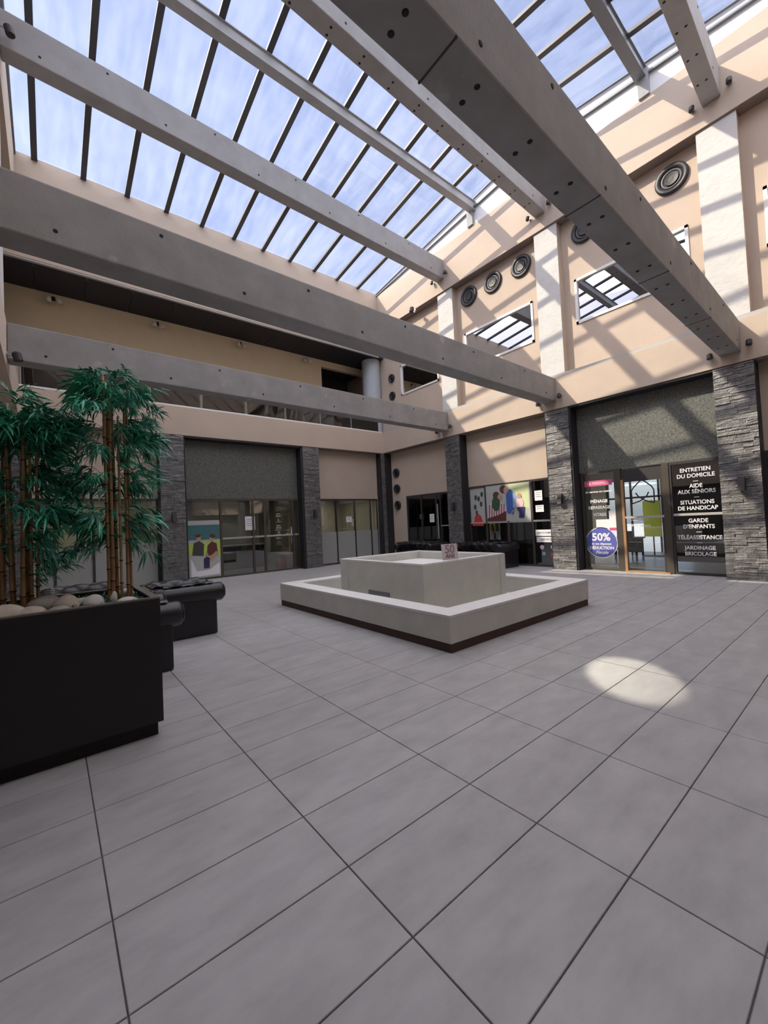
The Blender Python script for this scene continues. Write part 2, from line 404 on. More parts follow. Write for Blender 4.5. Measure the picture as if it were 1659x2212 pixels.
boxo('corner_infill', PLASTER, (11.6, XRP + .1, YBP - .05, YBP + .2, 0, ZP0), wb)
# gallery behind the back opening
boxo('gallery_wall', CREAM, (-3, 9.75, 16.0, 16.2, ZP1 - .3, 9.25), wb)
boxo('gallery_lintel', CREAM, (9.75, 12.6, 16.0, 16.2, 8.9, 9.25), wb)
boxo('gallery_far_wall', SHOPD, (9.5, 14.2, 18.0, 18.2, 5, 9.3), wb)
boxo('gallery_side_wall', PLASTER, (12.55, 12.75, 14.6, 18, ZP1, 9.3), wb)
boxo('gallery_slab', SHOPD, (-3, 14.2, YBP + .2, 18.2, 5.2, 5.45), wb)
boxo('gallery_end_wall', PLASTER, (-3.1, -2.9, 14.3, 18, ZP1, 9.3), wb)
ceil2 = empty('ceiling', (6, 15.2, 9.2), kind='structure')
xs = [-2.6 + 1.2 * k for k in range(13)]
cm = None
for k, x in enumerate(xs):
    if cm is None:
        mbb = MB(); mbb.box(0, 1.185, YB + .1, 16.0, 9.2, 9.26); cm = mbb.mesh('ceiling_panel', CEILD)
    link('ceiling_panel', cm, ceil2, (x, 0, 0))
boxo('ceiling_backing', LINE, (-3, 13, YB + .1, 18, 9.262, 9.3), ceil2)
# roofs and outer closures
mb = MB(); mb.box(XRP + .13, 18.5, -6, YB, 2.95, 3.05); mb.box(XR+.5, 18.5, -6, YB, ZB0 + .3, ZB0 + .4); mb.box(XU + .6, XU + .7, -6, 14.6, 3.05, ZB0 + .3)
mb.build('shop_ceiling', SHOPD, wr)
mb = MB(); mb.box(-1.4, XRP + .1, YBP + .1, 19.7, 2.95, 3.05); mb.box(-3, 12.6, YB + .4, 18.2, 9.35, 9.45); mb.build('shop_ceiling', SHOPD, wb)
# left wall
boxo('parapet', PLASTER, (XL, XLP - .3, YF, YB, ZP0, ZP1), wl)
boxo('upper_band', PLASTER, (XL, XLP - .3, YF, YB, ZB0, ZB1), wl)
boxo('parapet_capping', FRAMEL, (XL - .05, XL - .12, YF, YB, ZP1, ZP1 + .10), wl)
mb = MB(); mb.box(XLP + .08, XLP - .3, YF - .3, YB + .3, ZP1, WZ0); mb.box(XLP + .08, XLP - .3, YF - .3, YB + .3, WZ1, ZB0)
for k in range(0, len(edges), 2): mb.box(XLP + .08, XLP - .3, edges[k], edges[k+1], WZ0, WZ1)
mb.build('upper_wall', PLASTER, wl)
boxo('beige_panel', PLASTER, (XLP, XLP - .2, YF, YB, ZS, ZP0), wl)
boxo('shop_backing', SHOPD, (XLP - .2, XLP - .4, YF - .3, YB + .4, 0, ZS), wl)
boxo('upper_backing', SHOPD, (XLP - .8, XLP - .9, YF - .3, YB + .4, ZP1, ZB0), wl)
# front wall
boxo('parapet', PLASTER, (XLP, XR, YF, YFP, ZP0, ZP1), wf)
boxo('upper_band', PLASTER, (XLP, XR, YF, YFP, ZB0, ZE), wf)
mb = MB(); mb.box(XLP, XRP, YFP, YFP - .3, ZS, ZP0); mb.box(XLP, XRP, YFP, YFP - .3, ZP1, 6.9); mb.box(XLP, XRP, YFP, YFP - .3, 9.2, ZB0)
for k in range(5): mb.box(XLP + k * 3.2, XLP + k * 3.2 + .7, YFP, YFP - .3, 6.9, 9.2)
mb.build('beige_panel', PLASTER, wf)
boxo('shop_backing', SHOPD, (XLP, XRP + 6, YFP - .4, YFP - .6, 0, 9.3), wf)
mb = MB()
for k in range(4): mb.box(-.9 + k * 4.1, -.2 + k * 4.1, YF - .02, YFP - .2, 0, ZP0)
mb.build('dark_piers', STONE, wf)

# ------------------------------------------------------------------ roof lantern
roof = empty('ceiling', (6, YRIDGE, ZE), kind='structure')
BX = [10.74 - 1.087 * k for k in range(11)]
def slope_mesh(w, h, ya, yb, drop, name, m_):
    mb = MB(); za, zb = roofz(ya) - drop, roofz(yb) - drop
    mb.hexa([(-w/2, ya, za-h), (w/2, ya, za-h), (w/2, yb, zb-h), (-w/2, yb, zb-h)], [(-w/2, ya, za), (w/2, ya, za), (w/2, yb, zb), (-w/2, yb, zb)])
    return mb.mesh(name, m_)
YE1, YE0 = YB + .0, YF - .0
ridge_y = YRIDGE
bn = slope_mesh(.135, .08, ridge_y, YB + .15, .02, 'glazing_bar', BAR); bs = slope_mesh(.135, .08, YF - .15, ridge_y, .02, 'glazing_bar', BAR)
for x in BX: link('glazing_bar', bn, roof, (x, 0, 0)); link('glazing_bar', bs, roof, (x, 0, 0))
gx = [XR + .02] + BX + [XL - .02]
for k in range(len(gx) - 1):
    x1, x0 = gx[k], gx[k+1]
    for ya, yb in ((ridge_y + .002, YB + .12), (YF - .12, ridge_y - .002)):
        mb = MB(); za, zb = roofz(ya) + .005, roofz(yb) + .005
        mb.poly([(x0 + .02, ya, za), (x1 - .02, ya, za), (x1 - .02, yb, zb), (x0 + .02, yb, zb)])
        mb.build('glass_pane', ROOFG, roof)
# gable ends: white sunlit upstands with a grey rail
for side, xa, xb, rx0, rx1 in ((1, XR + .04, XR + .12, XR - .04, XR + .03), (-1, XL - .04, XL - .12, XL + .04, XL - .03)):
    mb = MB()
    pts = [(xa, YF, ZB1), (xa, YB, ZB1), (xa, YB, roofz(YB) - .01), (xa, ridge_y, roofz(ridge_y) - .01), (xa, YF, roofz(YF) - .01)]
    mb.prism(pts, (xb - xa, 0, 0)); mb.build('gable_upstand', WHITEW, roof)
    for ya, yb in ((ridge_y, YB), (YF, ridge_y)):
        mb = MB(); za, zb = roofz(ya), roofz(yb)
        for dz, h in ((0, .02), (.34, .075)):
            lo = lambda z: max(z - dz - h, ZB1 - .02); hi = lambda z: max(z - dz, ZB1)
            mb.hexa([(rx0, ya, lo(za)), (rx1, ya, lo(za)), (rx1, yb, lo(zb)), (rx0, yb, lo(zb))], [(rx0, ya, hi(za)), (rx1, ya, hi(za)), (rx1, yb, hi(zb)), (rx0, yb, hi(zb))])
        mb.build('gable_rail', STEEL, roof)
    for y in (8.85, 3.35):
        boxo('gable_post', CONCU, (rx0 - .02 * side, rx1 + .02 * side, y - .12, y + .12, ZB1 - .0, roofz(y) - .2), roof)
# outer roofs so no light slips in beside the court
mb = MB(); mb.box(XR + .12, 19, -7, 20, ZB1 - .1, ZB1 - .02); mb.box(-6, XL - .12, -7, 20, ZB1 - .1, ZB1 - .02); mb.box(XL - .12, XR + .12, YB + .3, 20, ZE - .15, ZE - .1); mb.box(XL - .12, XR + .12, -7, YFP, ZE - .15, ZE - .1)
mb.build('outer_roof', FRAMEL, roof)
mb = MB(); mb.box(18.5, 18.7, -7, 4.6, 0, ZB1); mb.box(18.5, 18.7, 7.6, 20, 0, ZB1); mb.box(18.5, 18.7, 4.6, 7.6, 2.9, ZB1); mb.box(-6, -5.8, -7, 20, 0, ZB1); mb.box(-6, 19, 19.7, 19.9, 0, ZB1); mb.box(-6, 19, -7, -6.8, 0, ZB1)
mb.build('outer_wall', SHOPW, roof)

# ------------------------------------------------------------------ beams
def beam(name, label, yl, yr, w, z0, z1, mt, under=True, joints=False, group=None, z_hi=None, dots=.1, up=False):
    root = empty(name, (XR, (yl + yr) / 2, z0), label, 'beam', group)
    mb = MB(); xa, xb = XL + .005, XR - .005
    mb.hexa([(xa, yl, z0), (xb, yr, z0), (xb, yr + w, z0), (xa, yl + w, z0)], [(xa, yl, z1), (xb, yr, z1), (xb, yr + w, z1), (xa, yl + w, z1)])
    mb.build('beam_body', mt, root, bevel=.022)
    sl = (yr - yl) / (xb - xa); yy = lambda x: yl + (x - xa) * sl
    hb = None; n = 0; x = .02
    dk = MB(); dk.ring([(.026, 0), (.022, .004)], (0, 0, 0), (0, -1, 0), 8); sm = dk.mesh('anchor_hole', HOLE)
    du = MB(); du.ring([(.026, 0), (.022, .004)], (0, 0, 0), (0, 0, -1), 8); um = du.mesh('anchor_hole', HOLE)
    x = dots
    while x < XR - .3:
        hi = n % 2 == 1
        link('anchor_hole', sm, root, (x, yy(x) - .001, z1 - .12 if hi else z0 + .16)); n += 1; x += 1.108
    if under:
        x = 1.90 - 3 * .767
        while x < XR - .2:
            for q in (.12, .12 + .15): link('anchor_hole', um, root, (x, yy(x) + q, z0 - .001))
            x += .767
    if joints:
        for x in (2.28, 4.62, 6.88, 9.2):
            mb = MB(); mb.box(x - .008, x + .008, yy(x) - .004, yy(x) + w + .003, z0 - .004, z0 + .01); mb.build('cover_joint', JOINT, root)
    # reddish cover strip along the lower edge of the near face
    return root
G1 = 'concrete beams at parapet level'; G2 = 'concrete beams under the glass roof'
beam('concrete_beam', 'wide lower concrete beam nearest the camera, overhead at top centre, ending above the shop door', 1.71, 1.86, .38, 5.01, 5.70, CONC, joints=True, group=G1, dots=.35)
beam('concrete_beam', 'middle lower concrete beam crossing the picture from the left edge to the right wall', 5.89, 6.08, .41, 5.01, 5.70, CONC, under=False, group=G1, dots=.12)
beam('concrete_beam', 'farthest lower concrete beam, behind the bamboo tops, nearest the back wall', 10.18, 10.36, .38, 5.01, 5.70, CONC, under=False, group=G1, dots=.01)
beam('roof_beam', 'pale upper concrete beam under the skylight nearest the back wall', 9.92, 10.22, .36, 10.80, 11.52, CONCU, under=False, group=G2, dots=.03)
beam('roof_beam', 'upper concrete beam with dotted tan underside at the middle of the skylight', 5.80, 6.10, .34, 10.80, 11.52, CONCU, group=G2, dots=.03)
beam('roof_beam', 'upper concrete beam with dotted underside at the top right corner', 1.62, 1.90, .34, 10.80, 11.52, CONCU, group=G2, dots=.03)
for y, lb in ((8.75, 'slim beige steel purlin carrying the glass bars between the two upper left beams'), (3.4, 'slim blue grey steel purlin carrying the glass bars at top right')):
    root = empty('roof_purlin', (XR, y, roofz(y) - .3), lb, 'purlin', 'slim purlins under the glass')
    mb = MB(); zt = roofz(y) - .10
    mb.box(XL - .03, XR + .03, y - .08, y + .08, zt - .28, zt); mb.build('purlin_web', CONCU if y > 6 else STEEL, root, bevel=.006)
    mb = MB(); mb.box(XL - .03, XR + .03, y - .12, y + .12, zt - .0, zt + .02); mb.box(XL - .03, XR + .03, y - .12, y + .12, zt - .30, zt - .28); mb.build('flange', CONCU if y > 6 else STEEL, root)

# spot fixtures at the beam ends
def spot(name, label, y, z, x=XR, sgn=-1, big=1.0):
    root = empty(name, (x, y, z), label, 'spotlight', 'small spotlights beside the beam ends')
    mb = MB(); mb.ring([(.045*big, 0), (.045*big, .02)], (x, y, z), (sgn, 0, 0), 12); mb.build('mount', CHROME, root)
    mb = MB(); mb.tube([(x + sgn*.015, y, z), (x + sgn*.08*big, y, z + .0)], .013, 8); mb.build('arm', CHROME, root)
    mb = MB(); mb.ring([(.03*big, 0), (.055*big, .03), (.055*big, .13*big), (.045*big, .13*big)], (x + sgn*.1*big, y, z + .06*big), (sgn*.25, 0, -1), 12); mb.build('lamp_head', DARKM, root, smooth=False)
    return root
for nm, yc, z in (('near lower beam', 2.05, 5.06), ('middle lower beam', 6.29, 5.06), ('far lower beam', 10.55, 5.06), ('upper beam at top right', 2.07, 10.86), ('middle upper beam', 6.27, 10.86), ('far upper beam', 10.40, 10.86)):
    spot('spotlight', 'small spotlight on the right wall left of the ' + nm, yc + .34, z)
    spot('spotlight', 'small spotlight on the right wall right of the ' + nm, yc - .34, z + .08)
spot('spotlight', 'dark spotlight under the upper right band, above the middle beam', 11.85, 10.27, big=1.6)
spot('spotlight', 'dark spotlight on the left wall beside the far lower beam', 10.0, 5.02, XL, 1, 1.3)
spot('spotlight', 'dark spotlight on the left wall beside the far upper beam', 9.75, 11.0, XL, 1, 1.3)

# ------------------------------------------------------------------ stone pillars, white pilasters, round column
def cladding(fr, w, h, parent, seed):
    rng = random.Random(seed); mb = MB(); t = 0
    while t < h:
        ch = min(rng.uniform(.04, .07), h - t)
        if ch < .015: break
        s = 0
        while s < w:
            l = min(rng.uniform(.12, .45), w - s)
            if w - s - l < .06: l = w - s
            d = rng.uniform(.012, .040)
            a = [fr.P(s, t + .003, 0), fr.P(s + l - .003, t + .003, 0), fr.P(s + l - .003, t + ch - .002, 0), fr.P(s, t + ch - .002, 0)]
            j = [rng.uniform(-.006, .006) for _ in range(4)]
            b = [p + fr.n * (d + j[q]) for q, p in enumerate(a)]
            mb.hexa([tuple(p) for p in a], [tuple(p) for p in b]); s += l
        t += ch
    tag(mb.build('stone_cladding', STONE, parent), kind='stuff')
def pillar(label, fr, w, core, seed):
    root = empty('stone_pillar', fr.P(w / 2, 0), label, 'pillar', 'slate clad pillars round the court')
    boxo('core', BLACK, core, root); cladding(fr, w, ZP0 - .03, root, seed); return root
for k, (y, lb) in enumerate(((10.25, 'slate clad pillar in shade on the right wall, nearest the inner corner'), (6.12, 'sunlit slate clad pillar between the poster windows and the shop door'), (2.02, 'widest slate clad pillar at the right edge beside the white lettering'))):
    pillar(lb, Fr((XR + .03, y + .36, 0), (0, -1, 0), (-1, 0, 0)), .71, (XR + .03, XRP - .02, y - .35, y + .36, 0, ZP0 - .03), 11 + k)
for k, (x, lb) in enumerate(((3.06, 'dark slate pillar on the back wall just right of the bamboo'), (8.06, 'dark slate pillar on the back wall right of the glazed entrance'), (-.93, 'dark slate pillar at the far left corner behind the bamboo'))):
    pillar(lb, Fr((x - .35, YB + .03, 0), (1, 0, 0), (0, -1, 0)), .71, (x - .35, x + .36, YB + .03, YBP - .02, 0, ZP0 - .03), 21 + k)
pillar('narrow dark slate pillar in the corner where the two walls meet', Fr((XR - .16, YB + .03, 0), (1, 0, 0), (0, -1, 0)), .36, (XR - .16, XRP + .1, YB + .03, YBP - .06, 0, ZP0 - .03), 31)

for x, y, sg, w_ in ((XR, 10.28, 1, wr), (XR, 6.18, 1, wr), (XR, 2.04, 1, wr), (XL, 10.28, -1, wl)):
    pb = boxo('pilaster', PLASTER, (x + sg*.08, x + sg*(XU - XR), y - .36, y + .36, ZP1 + .1, ZB0 - .02), w_)
    boxo('white_face', PLASTERW, (x + sg*.05, x + sg*.08, y - .365, y + .365, ZP1 + .1, ZB0 - .02), pb, bevel=.004)
root = empty('round_column', (11.80, 14.95, ZP1), 'pale blue round column standing in the upper gallery corner', 'column')
mb = MB(); mb.ring([(.42, 0), (.42, 3.48)], (11.80, 14.95, ZP1 - .02), (0, 0, 1), 32); mb.build('shaft', COLUMN, root)
mb = MB(); mb.ring([(.46, 0), (.46, .05)], (11.80, 14.95, ZP1 + 0.0), (0, 0, 1), 32); mb.build('base_ring', COLUMN, root)

# gallery balustrade and wall lamps
root = empty('glass_balustrade', (6, YB + .2, ZP1), 'smoked glass balustrade with thin posts above the back parapet', 'balustrade')
for k in range(8):
    x = XL + .0 + k * 1.54
    boxo('glass_panel', BALUS, (x + .04, min(x + 1.50, XR), YB + .22, YB + .235, ZP1 + .05, ZP1 + 1.0), root)
    boxo('post', STEEL, (x - .02, x + .02, YB + .2, YB + .25, ZP1 - .02, ZP1 + 1.05), root)
boxo('handrail', STEEL, (XL, XR, YB + .2, YB + .25, ZP1 + 1.02, ZP1 + 1.06), root)
for k, x in enumerate((.23, 3.09, 6.02, 8.91)):
    lb = ('glass wall lamp in the upper gallery, ' + ('leftmost of four', 'second from the left', 'third from the left', 'rightmost, beside the dark doorway')[k])
    root = empty('wall_lamp', (x, 16.0, 9.0), lb, 'lamp', 'glass wall lamps in the gallery')
    boxo('mount', DARKM, (x - .05, x + .05, 15.93, 16.0, 8.98, 9.08), root)
    mb = MB(); mb.tube([(x, 15.95, 9.03), (x, 15.82, 9.05), (x, 15.75, 8.98)], .012, 6); mb.build('arm', DARKM, root)
    for s in (-1, 1):
        mb = MB(); mb.ring([(.03, 0), (.07, .05), (.085, .12), (.07, .17)], (x + s*.10, 15.76, 8.98), (s*.3, 0, -1), 14, closed=False); mb.build('glass_shade', LAMPG, root, smooth=True)

# ------------------------------------------------------------------ round air vents
def vent(label, fr, s, t, r, group):
    root = empty('air_vent', fr.P(s, t), label, 'vent', group); o = fr.P(s, t); n = fr.n
    mb = MB(); mb.ring([(r, 0), (r, .05), (r*.93, .075), (r*.70, .06), (r*.66, .02)], o, n, 28, closed=False); mb.build('outer_ring', METALV, root, smooth=True)
    mb = MB(); mb.ring([(r*.66, .015), (r*.60, .05), (r*.50, .035), (r*.46, .01)], o, n, 24, closed=False); mb.build('inner_ring', METALR, root, smooth=True)
    mb = MB(); mb.ring([(r*.68, .005), (r*.68, .012)], o, n, 24); mb.ring([(r*.44, .012), (r*.42, .055), (r*.2, .045)], o, n, 16); mb.build('core', METALD, root)
FU = Fr((XU, 0, 0), (0, -1, 0), (-1, 0, 0)); FR = Fr((XRP, 0, 0), (0, -1, 0), (-1, 0, 0)); FB = Fr((0, YBP, 0), (1, 0, 0), (0, -1, 0))
for y, lb in ((9.33, 'round grey air vent high on the right wall, left of a close trio'), (8.28, 'round grey air vent high on the right wall, middle of a close trio'), (7.18, 'round grey air vent high on the right wall, right one of a close trio'),
              (5.14, 'round dark air vent half hidden behind the near lower beam'), (2.98, 'largest round air vent, left of the rightmost white pilaster')):
    vent(lb, FU, -y, 9.80, .36, 'air vents under the upper band')
for z, lb in ((8.13, 'small black round vent on the upper corner wall, upper one beside the round column'), (7.33, 'small black round vent on the upper corner wall, lower one just above the far beam')):
    vent(lb, FU, -13.85, z, .19, 'small vents in the corner')
for z, lb in ((3.86, 'small black round vent in the lower corner, topmost of a column of three'), (3.14, 'small black round vent in the lower corner, middle of a column of three'), (2.40, 'small black round vent in the lower corner, lowest of a column of three')):
    vent(lb, FR, -13.93, z, .20, 'small vents in the corner')

# sconces on the pillars
def sconce(label, fr, s, t):
    root = empty('wall_sconce', fr.P(s, t), label, 'lamp', 'black wall sconces on the pillars')
    fr.boxo('back_plate', DARKM, s - .05, s + .05, t - .14, t + .14, .02, .05, root)
    mb = MB(); mb.prism([fr.P(s - .06, t - .15, .05), fr.P(s - .06, t - .15, .17), fr.P(s - .06, t + .16, .10), fr.P(s - .06, t + .16, .05)], fr.s * .12); mb.build('lamp_body', DARKM, root)
FRP = Fr((XR + .01, 0, 0), (0, -1, 0), (-1, 0, 0)); FBP = Fr((0, YB + .01, 0), (1, 0, 0), (0, -1, 0))
sconce('black sconce on the sunlit pillar left of the shop door', FRP, -6.12, 2.10); sconce('black sconce on the widest pillar at the right edge', FRP, -2.0, 2.12)
sconce('black sconce on the shaded right wall pillar near the corner', FRP, -10.28, 2.10); sconce('black sconce on the slate pillar right of the bamboo', FBP, 3.06, 2.11); sconce('black sconce on the slate pillar right of the glazed entrance', FBP, 8.12, 2.12)

# ------------------------------------------------------------------ upper windows
WN = [0]
def window(kind='window'):
    WN[0] += 1; return WN[0]
for k, (a, b) in enumerate(UW):
    root = empty('window_%d' % window(), (XU, (a+b)/2, WZ0), kind='structure')
    for nm, bb in (('frame', (a, a + .07, WZ0, WZ1)), ('frame', (b - .07, b, WZ0, WZ1)), ('frame', (a, b, WZ0, WZ0 + .07)), ('frame', (a, b, WZ1 - .07, WZ1))):
        boxo(nm, WHITEF, (XU - .03, XU + .1, bb[0], bb[1], bb[2], bb[3]), root)
    boxo('pane', GLASSU, (XU + .03, XU + .04, a + .06, b - .06, WZ0 + .06, WZ1 - .06), root)
for k, (a, b) in enumerate(UW):
    root = empty('window_%d' % window(), (XLP, (a+b)/2, WZ0), kind='structure'); x = XLP + .08
    for nm, bb in (('frame', (a, a + .07, WZ0, WZ1)), ('frame', (b - .07, b, WZ0, WZ1)), ('frame', (a, b, WZ0, WZ0 + .07)), ('frame', (a, b, WZ1 - .07, WZ1))):
        boxo(nm, WHITEF, (x - .1, x + .03, bb[0], bb[1], bb[2], bb[3]), root)
    boxo('pane', GLASSU, (x - .04, x - .03, a + .06, b - .06, WZ0 + .06, WZ1 - .06), root)

# ------------------------------------------------------------------ shopfronts
def shopfront(fr, name, s0, s1, top, mull, transom, fm, w=.045, frost=None, bottom=.06, skip=()):
    """mull: mullion centres between s0 and s1; each gap gets its pane(s)."""
    root = empty(name, fr.P((s0+s1)/2, 0), kind='structure')
    fr.boxo('head', fm, s0, s1, top - .07, top, -.06, .03, root); fr.boxo('sill', fm, s0, s1, 0, bottom, -.06, .03, root)
    xs = [s0 + w/2] + list(mull) + [s1 - w/2]
    for q in xs: fr.boxo('mullion', fm, q - w/2, q + w/2, bottom, top - .07, -.06, .03, root)
    for k in range(len(xs) - 1):
        a, b = xs[k] + w/2, xs[k+1] - w/2
        if transom and k not in skip:
            fr.boxo('transom', FRAMEL, a, b, transom - .03, transom + .03, -.05, .035, root)
            fr.boxo('pane', GLASS, a, b, transom + .03, top - .07, -.012, -.004, root); fr.boxo('pane', GLASS, a, b, bottom, transom - .03, -.012, -.004, root)
        else:
            fr.boxo('pane', GLASS, a, b, bottom, top - .07, -.012, -.004, root)
        if frost and k in frost:
            fr.boxo('frosted_film', FROST, a, b, bottom, frost[k], -.003, .0, root)
    return root
# back wall, left bay: frosted lower panes
shopfront(FB, 'window_%d' % window(), -.55, 2.70, 2.74, (.10, .99, 1.86), None, FRAMED, w=.06, frost={0: 1.36, 1: 1.36, 2: 1.36, 3: 1.36})
# back wall, right bay
shopfront(FB, 'window_%d' % window(), 8.42, 11.62, 2.74, (9.38, 10.33, 11.2), None, FRAMED, w=.05, frost={0: 1.36, 1: 1.36, 2: 1.36, 3: 1.36})
# back wall, glazed entrance
shopfront(FB, 'door_1', 3.46, 7.64, 2.74, (4.63, 5.78, 6.22, 7.38), 1.35, FRAME, w=.07, skip=(0,))
# right wall, poster bay
shopfront(FR, 'window_%d' % window(), -9.9, -6.5, ZS, (-9.13, -8.22, -7.32), 1.47, FRAME, w=.07)
# right wall, shop bay: fixed panes each side of an open door
shopfront(FR, 'window_%d' % window(), -5.68, -4.72, ZS, (), None, FRAME, w=.06)
shopfront(FR, 'window_%d' % window(), -3.47, -2.36, ZS, (), 1.49, FRAMED, w=.05)
# right wall, last bay at the edge of the picture
shopfront(FR, 'window_%d' % window(), -1.68, 2.1, ZS, (-.7, .3, 1.2), None, FRAMED, w=.06)
# shop door
root = empty('door_2', FR.P(-4.1, 0), kind='structure')
FR.boxo('jamb', FRAME, -4.72, -4.60, 0, ZS, -.08, .05, root); FR.boxo('jamb', FRAME, -3.62, -3.47, 0, ZS, -.08, .05, root)
FR.boxo('head', FRAMED, -4.60, -3.62, 2.50, ZS - .06, -.06, .02, root); FR.boxo('door_edge', BRASS, -4.60, -4.54, 0, 2.5, -.05, .06, root); FR.boxo('threshold', BRASS, -4.6, -3.55, 0.0, .035, -.1, .1, root)
FR.boxo('rail', FRAMED, -4.54, -3.62, 2.43, 2.50, -.04, .02, root); FR.boxo('push_bar', FRAMEL, -4.54, -3.62, 1.44, 1.50, -.02, .05, root)
FR.boxo('stile', FRAMED, -3.68, -3.62, .035, 2.43, -.04, .02, root)
FR.boxo('pane', GLASS, -4.54, -3.68, 1.50, 2.43, -.012, -.004, root); FR.boxo('pane', GLASS, -4.54, -3.68, .1, 1.44, -.012, -.004, root)
# house shaped outline mark and print on the door glass
def path2(pts, w):
    L = []; R = []
    for i, p in enumerate(pts):
        a = pts[max(i-1, 0)]; b = pts[min(i+1, len(pts)-1)]; dx, dy = b[0]-a[0], b[1]-a[1]; l = math.hypot(dx, dy) or 1
        L.append((p[0] - dy/l*w/2, p[1] + dx/l*w/2)); R.append((p[0] + dy/l*w/2, p[1] - dx/l*w/2))
    return L, R
def strokes(fr, name, m_, paths, w, d, parent):
    mb = MB()
    for pts in paths:
        L, R = path2(pts, w)
        for i in range(len(pts) - 1): mb.prism([fr.P(*L[i], d), fr.P(*L[i+1], d), fr.P(*R[i+1], d), fr.P(*R[i], d)], fr.n * .003)
    return mb.build(name, m_, parent)
c = -4.1
mk = empty('door_emblem', FR.P(c, 1.9), 'dark outline of a house with a crossed ribbon on the shop door glass', 'emblem')
strokes(FR, 'outline', FRAMED, [[(c-.26, 1.85), (c-.26, 2.18), (c-.20, 2.27), (c-.05, 2.42), (c, 2.44), (c+.06, 2.42), (c+.22, 2.27), (c+.27, 2.17), (c+.27, 1.85)],
                                [(c-.26, 1.83), (c-.05, 1.90), (c+.10, 2.02), (c+.15, 2.12)], [(c+.27, 1.83), (c+.06, 1.90), (c-.10, 2.02), (c-.16, 2.12)]], .032, .0, mk)
dl = empty('door_lettering', FR.P(c, 1.3), 'white lettering across the shop door below the emblem', 'lettering')
FR.text('ASSISTANCE', .075, c-.1, 1.40, .002, WHITEP, dl, bold=.002); FR.text('Particuliers', .10, c-.08, 1.24, .002, WHITEP, dl, bold=.002)
# corner door
root = empty('door_3', FR.P(-12.2, 0), kind='structure')
for a, b in ((-13.35, -13.27), (-12.47, -12.40), (-11.62, -11.55), (-11.38, -11.33), (-10.68, -10.6)): FR.boxo('stile', FRAMED, a, b, 0, 2.68, -.08, .02, root)
FR.boxo('head', FRAMED, -13.35, -10.6, 2.68, 2.76, -.08, .02, root); FR.boxo('sill', FRAMED, -13.35, -10.6, 0, .05, -.08, .02, root)
for a, b in ((-13.27, -12.47), (-12.40, -11.62), (-11.55, -11.38), (-11.33, -10.68)): FR.boxo('pane', GLASS, a, b, .05, 2.68, -.012, -.004, root)
FR.boxo('pull_handle', FRAMEL, -11.49, -11.45, .9, 2.3, .04, .07, root); FR.boxo('push_bar', FRAMEL, -11.33, -10.68, 1.40, 1.44, .0, .04, root)
FR.boxo('curtain', FROST, -13.2, -11.8, .1, 2.3, -.35, -.33, root)  # grey sheet standing in for the reflections in the left panes

# ------------------------------------------------------------------ prints on the glass
def sheet(name, label, fr, s, t, w, h, m_=PAPER, cat='notice', d=.0, lines=0, group=None):
    root = empty(name, fr.P(s, t - h/2, d), label, cat, group)
    fr.boxo('sheet', m_, s - w/2, s + w/2, t - h/2, t + h/2, d, d + .003, root)
    if lines:
        mb = MB()
        for k in range(lines): fr.box(mb, s - w*.36, s + w*(.36 - .12*(k % 2)), t + h*.3 - k*h*.6/lines - .008, t + h*.3 - k*h*.6/lines + .004, d + .003, d + .005)
        mb.build('print', GREYD, root)
    return root
sheet('paper_notice', 'white paper notice on the glazed back entrance door', FB, 5.67, 1.85, .36, .50, lines=4)
sheet('paper_notice', 'cream paper notice on the right hand back windows', FB, 10.02, 1.86, .28, .24, lines=2)
sheet('paper_notice', 'white paper notice on the corner door glass', FR, -11.86, 1.74, .26, .34, lines=3)
sheet('paper_notice', 'upper white notice right of the large window posters', FR, -7.08, 2.28, .26, .32, lines=3)
sheet('paper_notice', 'lower white notice right of the large window posters', FR, -7.06, 1.86, .28, .22, m_=WHITEP, lines=2)
# left print in the back entrance: people picnicking by a lake
root = empty('window_poster', FB.P(4.1, .1), 'tall photo poster of people on a lawn beside water in the left back entrance pane', 'poster')
FB.boxo('sheet', GREYP, 3.56, 4.58, .08, 2.0, -.02, -.016, root)
FB.flat('water', TEAL, [(3.56, 1.35), (4.58, 1.35), (4.58, 1.85), (3.56, 1.85)], -.016, root)
FB.flat('lawn', GREENP, [(3.56, .85), (4.58, .75), (4.58, 1.3), (3.56, 1.25)], -.0155, root)
FB.flat('grey_top', GREYD, [(3.66, .85), (4.02, .8), (4.05, 1.2), (3.9, 1.32), (3.72, 1.25)], -.013, root); FB.flat('face', SKIN, ell(3.88, 1.42, .075, .10), -.012, root); FB.flat('hair', HAIR, ell(3.86, 1.49, .085, .06), -.010, root)
FB.flat('maroon_top', BROWNP, [(4.12, .8), (4.5, .8), (4.46, 1.2), (4.3, 1.28), (4.16, 1.15)], -.012, root); FB.flat('face', SKIN, ell(4.3, 1.38, .07, .10), -.011, root); FB.flat('hair', HAIR, ell(4.33, 1.46, .09, .07), -.009, root)
FB.flat('child', NAVY, [(4.02, .38), (4.2, .38), (4.22, .72), (4.12, .78), (4.02, .7)], -.009, root); FB.flat('face', SKIN, ell(4.12, .84, .05, .07), -.008, root)
FB.flat('blanket', WHITEP, [(3.62, .12), (4.54, .15), (4.54, .55), (4.2, .32), (3.8, .3), (3.62, .75)], -.013, root); FB.flat('arm', SKIN, [(4.2, .75), (4.45, .95), (4.5, .85), (4.3, .6)], -.01, root)
root.location.y -= .03
